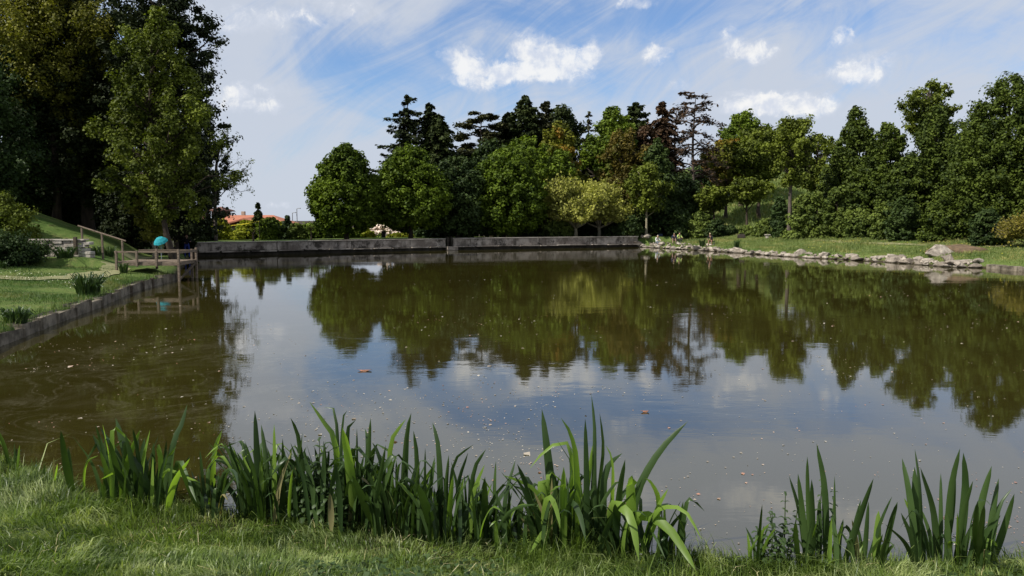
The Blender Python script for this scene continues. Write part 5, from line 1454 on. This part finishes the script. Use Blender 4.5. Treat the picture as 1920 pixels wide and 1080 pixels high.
for l, w, br in [([(520, 960), (492, 600), (460, 300), (432, 85)], 18, 0), ([(645, 970), (640, 420), (600, 230), (545, 138)], 15, 1), ([(600, 970), (610, 420), (575, 283), (460, 325), (360, 440)], 14, 1),
                 ([(700, 970), (698, 500), (690, 142)], 12, 0), ([(760, 970), (745, 500), (746, 200), (727, 2)], 9, 0), ([(720, 900), (780, 500), (797, 300), (776, 108)], 11, 0),
                 ([(820, 970), (850, 640), (852, 400), (812, 300)], 17, 1), ([(790, 970), (800, 520), (850, 400), (912, 348)], 16, 0), ([(870, 970), (890, 620), (928, 385)], 16, 0),
                 ([(970, 980), (990, 620), (1110, 370), (1210, 250), (1302, 158)], 15, 0), ([(955, 985), (965, 760), (962, 545), (985, 500), (930, 550)], 21, 1), ([(840, 970), (850, 700), (885, 655), (965, 740), (1010, 990)], 19, 1),
                 ([(960, 985), (980, 760), (1060, 722), (1180, 790), (1280, 930), (1350, 1050)], 19, 1), ([(1005, 930), (1090, 730), (1180, 668), (1290, 700), (1388, 870)], 9, 1),
                 ([(1010, 900), (1125, 690), (1100, 550), (1048, 495)], 13, 1), ([(1000, 940), (1110, 700), (1184, 560)], 10, 1), ([(1010, 970), (1050, 860), (1095, 832), (1168, 978)], 6, 0),
                 ([(480, 970), (445, 700), (430, 520), (455, 505), (470, 640)], 19, 1), ([(600, 970), (562, 650), (562, 430)], 17, 1), ([(430, 970), (452, 660), (485, 615), (520, 690), (542, 795)], 13, 1),
                 ([(600, 970), (582, 700), (612, 640), (660, 720), (693, 872)], 13, 0), ([(540, 970), (522, 820), (480, 786), (420, 850), (362, 945)], 12, 1), ([(410, 960), (375, 640), (285, 412)], 14, 0),
                 ([(345, 960), (370, 690)], 7, 0), ([(450, 970), (420, 620), (330, 530), (200, 480)], 9, 1), ([(440, 970), (410, 640), (330, 570), (250, 540)], 9, 0), ([(680, 970), (640, 560), (615, 330), (588, 293)], 11, 0),
                 ([(740, 970), (735, 600), (755, 235)], 10, 0), ([(620, 970), (690, 620), (740, 280)], 11, 1), ([(720, 970), (770, 700), (860, 540), (915, 512)], 8, 0), ([(160, 950), (150, 600), (158, 395)], 11, 0),
                 ([(200, 950), (215, 620), (275, 388)], 9, 0), ([(250, 950), (240, 760), (300, 660), (400, 665)], 9, 1), ([(60, 940), (90, 640), (95, 500)], 14, 0), ([(180, 950), (170, 820), (250, 690), (400, 650)], 7, 0),
                 ([(1240, 840), (1285, 835), (1220, 695)], 3, 0), ([(655, 970), (665, 700), (650, 470)], 13, 1), ([(860, 970), (875, 760), (868, 650)], 15, 0), ([(560, 970), (520, 560), (440, 320)], 10, 0),
                 ([(545, 970), (580, 600), (610, 430), (560, 330), (520, 265)], 5, 0)]: HL.append((Z3(l), w, br))
for l, w, br in [([(520, 880), (478, 560), (410, 318)], 12, 0), ([(525, 880), (500, 600), (467, 303)], 12, 0), ([(550, 880), (530, 420), (527, 193)], 9, 0), ([(645, 880), (640, 420), (587, 108)], 13, 0),
                 ([(565, 880), (555, 338)], 12, 0), ([(705, 880), (702, 318)], 5, 0), ([(600, 880), (605, 458)], 12, 0), ([(752, 910), (850, 620), (952, 333)], 14, 0), ([(770, 900), (830, 640), (872, 470)], 8, 0),
                 ([(890, 880), (920, 480)], 9, 0), ([(965, 900), (985, 540)], 15, 1), ([(900, 880), (1000, 610), (1072, 448)], 9, 0), ([(1000, 900), (1060, 640), (1107, 483)], 11, 0),
                 ([(1240, 890), (1185, 450), (1136, 203)], 17, 0), ([(1270, 890), (1250, 400), (1218, 143)], 10, 0), ([(1235, 890), (1228, 640), (1216, 258)], 18, 0), ([(1362, 890), (1340, 560), (1254, 263)], 14, 0),
                 ([(1385, 890), (1385, 300)], 8, 0), ([(1420, 890), (1450, 420), (1508, 140)], 14, 0), ([(1490, 890), (1542, 420), (1530, 168)], 15, 0), ([(1470, 890), (1530, 560), (1592, 348)], 9, 0),
                 ([(1570, 890), (1640, 520), (1712, 253)], 14, 0), ([(1680, 890), (1712, 600), (1757, 333)], 12, 0), ([(1645, 890), (1700, 650), (1770, 478)], 8, 0), ([(1700, 890), (1795, 640), (1858, 430)], 13, 0),
                 ([(1690, 880), (1760, 530), (1842, 398)], 7, 0), ([(200, 890), (215, 740), (237, 500)], 6, 0), ([(205, 890), (230, 700), (285, 622)], 6, 1), ([(210, 890), (265, 740), (325, 650)], 5, 1), ([(175, 880), (165, 800), (215, 700)], 5, 1),
                 ([(1400, 890), (1460, 560), (1480, 300)], 8, 0), ([(1660, 890), (1610, 700), (1620, 480)], 13, 0), ([(480, 870), (455, 720), (450, 610)], 10, 0), ([(1620, 890), (1640, 700), (1665, 500)], 12, 0)]: HL.append((Z4(l), w, br))
CL = [(-60, 60, 'few short iris blades in the grass at the left edge'), (60, 190, 'pair of tall narrow iris blades standing alone on the left'), (190, 350, 'dark fan shaped iris clump, first big one from the left'),
      (350, 420, 'low iris clump with arching leaves between the fan shaped one and the long row'), (420, 560, 'dense upright iris clump at the left end of the long row'), (560, 680, 'tall iris clump with a broad pale leaf beside the nettle'),
      (680, 790, 'iris clump with crossing blades in the middle of the long row'), (790, 900, 'shorter spreading iris clump right of the middle of the long row'), (900, 990, 'thin iris clump just left of the big arching one'),
      (990, 1125, 'left half of the big iris clump with tall blades and folded pale leaves'), (1125, 1330, 'right half of the big iris clump with long arching leaves over the water'),
      (1330, 1470, 'small yellow green iris shoot at the right beside the dark leafy weeds'), (1470, 1570, 'straight narrow iris clump left of the right hand group'), (1570, 1700, 'leaning low iris clump in the middle of the right hand group'),
      (1700, 1830, 'tall iris clump with the broadest blades near the right edge'), (1830, 2000, 'iris clump fanning to the right at the right edge')]
gB = np.random.default_rng(21)
clumps = {}
for (l, w, br) in HL:
    bx = l[0][0]
    k = next((i for i, c in enumerate(CL) if c[0] <= bx < c[1]), None)
    if k is not None: clumps.setdefault(k, []).append((l, w, br))
FILL = {2: (26, 150, 12), 3: (22, 90, 9), 4: (60, 150, 10), 5: (46, 165, 11), 6: (50, 150, 11), 7: (46, 130, 11), 8: (36, 110, 9), 9: (50, 150, 13), 10: (26, 120, 12), 12: (10, 110, 9), 13: (22, 90, 9), 14: (24, 130, 12), 15: (10, 90, 10), 1: (2, 60, 6), 0: (5, 60, 5)}
for k, lst in sorted(clumps.items()):
    xs = [l[0][0][0] for l in lst] if False else [q[0][0][0] for q in lst]
    cx_ = float(np.mean(xs)); bp = PZ(cx_, basey(cx_), 0.0)
    o = empty('iris_clump', (bp.x, bp.y, 0), CL[k][2], 'iris plant', 'iris clumps at the water edge in front')
    B = Blades(); org = np.array([bp.x, bp.y, 0])
    for (l, w, br) in lst:
        bx, by = l[0]
        b0 = PZ(bx, basey(bx), -.02); Y = b0.y + gB.normal() * .07
        dy = gB.normal() * .10
        if max(q[1] for q in l[1:]) > basey(bx) - 70: dy = -.55
        n = len(l); pts = []
        for i, (x, y) in enumerate(l):
            Yi = Y + dy * (i / (n - 1)) ** 1.2
            if i == 0: q = PY(x, basey(bx) + 6, Y)
            else: q = PY(x, y, Yi)
            pts.append(np.array(q) - org)
        B.add(pts, w * Y / F * 1.03, yaw=gB.normal() * .55, mat=1 if br else 0, fold=gB.uniform(.1, .5), twist=gB.normal() * .4, peak=.35, org=org)
    nf, hh, ww = FILL.get(k, (10, 80, 8)); nf = int(nf * 2.1) if 2 <= k <= 10 else nf
    lo, hi = min(xs) - 6, max(xs) + 6
    for j in range(nf):
        bx = gB.uniform(lo, hi); b0 = PZ(bx, basey(bx), -.02); Y = b0.y + gB.normal() * .13
        hpx = hh * gB.uniform(.35, 1.0); lean_ = gB.normal() * .22 + (bx - (lo + hi) / 2) / max(60, hi - lo) * .5
        tip = (bx + hpx * lean_, basey(bx) - hpx); mid = (bx + hpx * lean_ * .35, basey(bx) - hpx * .55)
        pl = [(bx, basey(bx) + 6), mid, tip]
        if gB.uniform() < .22: pl.append((tip[0] + np.sign(lean_) * hpx * .25, tip[1] + hpx * gB.uniform(.1, .35)))
        dy = gB.normal() * .15
        pts = [np.array(PY(x, y, Y + dy * i / 3)) - org for i, (x, y) in enumerate(pl)]
        B.add(pts, ww * gB.uniform(.6, 1.15) * Y / F, yaw=gB.normal() * .8, mat=int(gB.choice([0, 1, 2], p=[.87, .10, .03])), fold=gB.uniform(.1, .5), twist=gB.normal() * .6)
    B.build('leaves', [L_IRIS, L_IRISB, L_DEAD], o)

# iris-like tufts on the left lawn and the far bank
def tuft(name, label, px, py, top, w, n, mat=L_IRIS, wd=.03, cat='plant', seed=0, droop=.3, base=None, dz=0.0):
    g = np.random.default_rng(300 + seed + int(px)); h_ = hit(px, py); Y = h_.y
    hh = PY(px, top, Y).z - h_.z; r = w * Y / F / 2
    o = empty(name, tuple(h_), label, cat); B = Blades()
    for j in range(n):
        a = g.uniform(0, 6.28); rr = r * .55 * math.sqrt(g.uniform()); x, y = rr * math.cos(a), rr * math.sin(a)
        l = hh * g.uniform(.5, 1.05); ox, oy = r * .6 * math.cos(a) * g.uniform(.1, 1), r * .6 * math.sin(a) * g.uniform(.1, 1)
        P = [(x, y, -.03), (x + ox * .35, y + oy * .35, l * .6), (x + ox, y + oy, l)]
        if g.uniform() < droop: P.append((x + ox * 1.6, y + oy * 1.6, l * .75))
        B.add(P, wd * g.uniform(.6, 1.2), yaw=g.uniform(-1.2, 1.2), mat=0, fold=.3, twist=g.normal() * .5)
    B.build('leaves', [mat], o); return o
tuft('iris_clump', 'dark leafy iris bush on the left lawn beside the stone edging', 165, 553, 512, 72, 150, wd=.045, droop=.4)
tuft('iris_clump', 'smaller dark iris clump at the foot of the stone wall', 122, 484, 462, 46, 90, wd=.05, droop=.5)
tuft('iris_clump', 'grey green iris tuft at the base of the sloping handrail', 182, 478, 461, 36, 80, mat=L_NETTLE, wd=.045)
tuft('iris_clump', 'grey green iris tuft below the lowest handrail post', 205, 480, 462, 30, 70, mat=L_NETTLE, wd=.045)
tuft('iris_clump', 'dark tuft at the near left corner of the lawn edging', 30, 606, 575, 60, 110, wd=.035, droop=.5)
tuft('iris_clump', 'green tuft by the dark hedge at the left edge', 2, 504, 488, 30, 60, wd=.04)
tuft('iris_clump', 'dark green reed tuft on the far bank left of the second one', 1316, 462, 448, 15, 60, wd=.06, droop=.1)
tuft('iris_clump', 'dark green reed tuft on the far bank right of the angler in black', 1381, 466, 449, 14, 60, wd=.06, droop=.1)
tuft('weed', 'leafy weeds hanging below the pier deck at the bank', 232, 512, 492, 22, 60, mat=L_NETTLE, wd=.05)


# nettle like leafy weeds
def nettle(label, px, top, leaves=9, seed=0, dyw=.0, lw=.06, name='nettle', lean=0.0, bpy_=None):
    g = np.random.default_rng(400 + seed); by = basey(px); b0 = PZ(px, by, 0); Y = b0.y + dyw
    h_ = PY(px, top, Y).z
    o = empty(name, (b0.x, Y, 0), label, 'weed'); t = Tubes(); B = Blades()
    stems = [(0, 0, 1.0), (.07, .03, .82), (-.06, .02, .7), (.03, -.05, .55)]
    for sx, sy, sh in stems:
        H2 = h_ * sh; top_ = np.array([sx * 1.6 + lean * H2, sy * 1.4, H2]); b_ = np.array([sx * .6, sy * .6, -.03])
        t.add([b_, (b_ + top_) / 2 + g.normal(size=3) * .012, top_], [.006, .005, .003], 5)
        for k in range(leaves):
            u = .25 + .75 * k / (leaves - 1); c = b_ + (top_ - b_) * u; a = (k % 2) * 1.57 + g.normal() * .25
            s_ = lw * (1.25 - .65 * u) * g.uniform(.8, 1.2)
            for sg in (0, math.pi):
                d = np.array([math.cos(a + sg), math.sin(a + sg), 0])
                B.add([c, c + d * s_ * .9 + np.array([0, 0, .25 * s_]), c + d * s_ * 1.7 - np.array([0, 0, .25 * s_])], s_ * .85, yaw=a + sg + 1.57, fold=.25, peak=.4)
    t.build('stem', STEM, o); B.build('leaves', [L_NETTLE], o)
nettle('tall nettle with paired leaves among the irises beside the broad pale leaf', 606, 823, 10, 1, -.05, .055)
nettle('shorter nettle stem with reddish tips left of the tall nettle', 570, 848, 8, 2, -.05, .05)
nettle('dark leafy weed rising alone left of the right hand irises', 1468, 925, 8, 3, 0, .035)
nettle('bushy dark weed at the foot of the lone leafy weed', 1440, 962, 10, 4, -.05, .045)
nettle('dark weed with hanging leaves behind the straight iris clump', 1552, 900, 9, 5, .15, .036)
nettle('nettle leaves low between the irises at the middle of the row', 640, 880, 8, 6, -.12, .05)


# ================================================================== grass
def grass(name, X, Y, hh, ww, g, mat, lean=.5, label=None, cat=None, zoff=-.01, swirl=0.0):
    n = len(X); Zb = height(X, Y) + zoff
    a = g.uniform(0, 6.283, n); la = g.uniform(0, 6.283, n); ln = hh * np.abs(g.normal(size=n)) * lean
    sx, sy = np.cos(a) * ww / 2, np.sin(a) * ww / 2
    dx, dy = np.cos(la) * ln, np.sin(la) * ln
    if swirl: dx = dx + swirl * hh * noise2(X, Y, 41, 2.6); dy = dy + swirl * hh * noise2(X, Y, 42, 2.6); ln = np.minimum(np.hypot(dx, dy), hh * 1.3)
    P0 = np.stack([X - sx, Y - sy, Zb], 1); P1 = np.stack([X + sx, Y + sy, Zb], 1)
    M0 = np.stack([X - sx * .75 + dx * .35, Y - sy * .75 + dy * .35, Zb + hh * .6], 1); M1 = np.stack([X + sx * .75 + dx * .35, Y + sy * .75 + dy * .35, Zb + hh * .6], 1)
    T = np.stack([X + dx, Y + dy, Zb + hh * np.clip(1 - (ln / hh) ** 2 * .35, .35, 1)], 1)
    V = np.stack([P0, P1, M0, M1, T], 1).reshape(-1, 3); b = np.arange(n)[:, None] * 5
    Fc = np.concatenate([b + np.array([[0, 1, 3]]), b + np.array([[0, 3, 2]]), b + np.array([[2, 3, 4]])], 0)
    o = quads(name, V, 3, mat, None, False, Fc)
    return tag(o, label, cat, kind='stuff')


def noise2(x, y, seed=0, sc=1.0):
    g = np.random.default_rng(900 + seed); v = 0
    for k in range(8):
        f = sc * g.uniform(.6, 3); th = g.uniform(0, 6.28); v = v + np.sin((x * math.cos(th) + y * math.sin(th)) * f + g.uniform(0, 6.28))
    return v / 8 ** .5


g = np.random.default_rng(31)
n = 330000
Y = g.uniform(2.9, 9.2, n); X = g.uniform(-1, 1, n) * (Y * .72 + .8)
sd, zn = sdist(X, Y)
keep = (sd > -.10) & (zn == 3); X, Y, sd = X[keep], Y[keep], sd[keep]
nz = noise2(X, Y, 1, 1.6); n2_ = noise2(X, Y, 2, 6)
hh = (.04 + .045 * np.clip(nz + .4, 0, 2) + .035 * np.clip(n2_, 0, 2)) * np.exp(g.normal(size=len(X)) * .38) * .95 * (1 + .25 * ss((.6 - sd) / .6))
grass('grass', X, Y, hh, np.minimum(.0062 * np.exp(g.normal(size=len(X)) * .45), .016), g, L_GRASS, .75, 'trampled green grass on the near bank', 'grass', swirl=.55)
# longer stems along the water edge and scattered
n = 26000
Y = g.uniform(4.6, 9.2, n); X = g.uniform(-1, 1, n) * (Y * .72 + .8); sd, zn = sdist(X, Y)
keep = (sd > -.14) & (sd < .55) & (zn == 3) & (noise2(X, Y, 5, 2.2) + g.normal(size=n) * .5 > -.2); X, Y = X[keep], Y[keep]
grass('long_grass', X, Y, g.uniform(.06, .22, len(X)), .005 * g.uniform(.6, 1.4, len(X)), g, L_GRASS, .5, 'longer grass stems along the edge of the near bank', 'grass')
# broad low leaves (clover, plantain)
n = 22000
Y = g.uniform(2.9, 8.0, n); X = g.uniform(-1, 1, n) * (Y * .72 + .8); sd, zn = sdist(X, Y)
keep = (sd > .1) & (zn == 3) & (noise2(X, Y, 9, 1.8) > .15); X, Y = X[keep], Y[keep]
C = np.stack([X, Y, height(X, Y) + g.uniform(.01, .06, len(X))], 1)
tag(quads('clover', leafverts(C, unit(g.normal(size=C.shape) * .35 + np.array([0, 0, 1])), .017, 1.1, g), 4, L_NETTLE), 'low clover leaves scattered in the near grass', 'clover', kind='stuff')
DRY = leafmat('dry_straw', (.40, .34, .16), (.62, .56, .34), trans=.3)
n = 1500
Y = g.uniform(2.9, 8.0, n); X = g.uniform(-1, 1, n) * (Y * .72 + .8); sd, zn = sdist(X, Y); keep = (sd > .0) & (zn == 3); X, Y = X[keep], Y[keep]
grass('dry_grass', X, Y, g.uniform(.04, .15, len(X)), .0045 * np.ones(len(X)), g, DRY, 1.4, 'dry straw coloured stems in the near grass', 'grass')

# left lawn
n = 230000
Y = g.uniform(12.5, 40, n); X = -8.5 - g.uniform(0, 1, n) * 19; sd, zn = sdist(X, Y)
keep = (sd > .28) & (zn == 0) & (np.abs(X) < Y * .72 + 1); X, Y = X[keep], Y[keep]
w_ = .009 * (Y / 16)
grass('lawn', X, Y, (.05 + .03 * np.clip(noise2(X, Y, 3, .8), -1, 2)) * g.uniform(.5, 1.4, len(X)), w_ * g.uniform(.6, 1.4, len(X)), g, L_LAWN, .8, 'short lawn on the left bank', 'grass')
n = 26000
Y = g.uniform(11.5, 34, n); X = -8.5 - g.uniform(0, 1, n) * 8; sd, zn = sdist(X, Y)
keep = (sd > .02) & (sd < .5 + .5 * (noise2(X, Y, 4, 1.1) > .6)) & ((zn == 0)); X, Y = X[keep], Y[keep]
grass('long_grass', X, Y, g.uniform(.08, .24, len(X)), .012 * g.uniform(.6, 1.4, len(X)), g, L_LAWN, .5, 'longer grass tufts above the stone edging', 'grass')
DAISY = simple('daisy_white', (.75, .75, .62), (.7, .7, .5), 5)
n = 900
Y = g.uniform(14, 27, n); X = -10 - g.uniform(0, 1, n) * 9; sd, zn = sdist(X, Y); keep = (sd > .8) & (zn == 0) & (noise2(X, Y, 8, .7) > -.1); X, Y = X[keep], Y[keep]
C = np.stack([X, Y, height(X, Y) + .06], 1)
tag(quads('daisies', leafverts(C, unit(g.normal(size=C.shape) * .3 + np.array([0, -.4, 1])), .014, 1.0, g), 4, DAISY), 'tiny white daisies dotted over the left lawn', 'daisies', kind='stuff')
# right bank grass
n = 210000
X = g.uniform(8, 36, n); Y = g.uniform(36, 82, n); sd, zn = sdist(X, Y)
keep = (sd > .45) & (zn == 2) & (sd < 13) & (X < Y * .72 + 2); X, Y, sd = X[keep], Y[keep], sd[keep]
dn = noise2(X, Y, 6, .5)
hh = (.10 + .09 * np.clip(dn + .3, 0, 2)) * g.uniform(.5, 1.3, len(X)) * np.where(sd < 1.5, .7, 1)
grass('bank_grass', X, Y, hh, .03 * g.uniform(.6, 1.4, len(X)), g, L_BANKG, .6, 'rough grass on the far right bank', 'grass')
# meadow on the hill
n = 60000
X = g.uniform(15, 60, n); Y = g.uniform(74, 125, n); sd, zn = sdist(X, Y); keep = (X < Y * .6); X, Y = X[keep], Y[keep]
grass('meadow', X, Y, g.uniform(.2, .55, len(X)), .09 * g.uniform(.6, 1.4, len(X)), g, L_BANKG, .5, 'pale meadow grass on the hillside behind the trees', 'grass')
# yellow flowers
n = 900
X = g.uniform(18, 32, n); Y = g.uniform(40, 60, n); sd, zn = sdist(X, Y); keep = (sd > 1.2) & (sd < 7) & (zn == 2) & (noise2(X, Y, 12, .6) > .2); X, Y = X[keep], Y[keep]
C = np.stack([X, Y, height(X, Y) + .22], 1)
tag(quads('buttercups', leafverts(C, unit(g.normal(size=C.shape) * .4 + np.array([0, -.5, 1])), .02, 1.0, g), 4, simple('buttercup', (.62, .52, .04), (.5, .45, .04), 5)), 'yellow flowers in the grass of the far right bank', 'flowers', kind='stuff')

# ------------------------------------------------------------------ things floating on the water
n = 11000
u = g.uniform(0, 1, n); Y = 5.2 / (1 - u * .86) ; X = g.uniform(-1, 1, n) * Y * .72
sd, zn = sdist(X, Y)
dens = (noise2(X, Y, 15, .5) + .5 * noise2(X, Y, 16, 1.6) > .75) | (g.uniform(size=n) < .16)
keep = (sd < -.15) & dens; X, Y = X[keep], Y[keep]
s_ = .0052 * (Y / 6) ** .55 * np.exp(g.normal(size=len(X)) * .45)
C = np.stack([X, Y, np.full(len(X), .004)], 1); nn_ = unit(g.normal(size=C.shape) * .10 + np.array([0, 0, 1]))
FLOT = leafmat('floating_flakes', (.20, .15, .10), (.50, .46, .38), (.36, .17, .11), trans=.1, nscale=.8)
tag(quads('floating_debris', leafverts(C, nn_, s_, 1.4, g), 4, FLOT), 'blossom flakes and bits of leaf floating on the pond', 'floating debris', kind='stuff')
for px, py, s_, lb in ((684, 695, .075, 'reddish brown leaf floating alone in the open reflection'), (1210, 772, .035, 'small dark twig floating near the cloud reflection')):
    p = PZ(px, py, .008); bm = bmesh.new()
    vv = []
    for k in range(10):
        t_ = k / 9 * 2 * math.pi; r_ = s_ * (1 + .25 * math.sin(3 * t_)); vv.append(bm.verts.new((r_ * 1.5 * math.cos(t_), r_ * .7 * math.sin(t_), .004 + .012 * math.cos(2 * t_))))
    f_ = bm.faces.new(vv); ex = bmesh.ops.extrude_face_region(bm, geom=[f_])
    for v in ex['geom']:
        if isinstance(v, bmesh.types.BMVert): v.co.z += .004
    me = bpy.data.meshes.new('floating_leaf'); bm.to_mesh(me); bm.free(); me.materials.append(simple('leaf_litter', (.30, .14, .09), (.15, .08, .05), 12))
    fl = link('floating_leaf', me); fl.location = p; tag(fl, lb, 'leaf')
for px, py, w_, lb in ((440, 483, 2.6, 'pale pole lying on the water before the left end of the wall'),):
    pass
print('objects', len(bpy.data.objects))
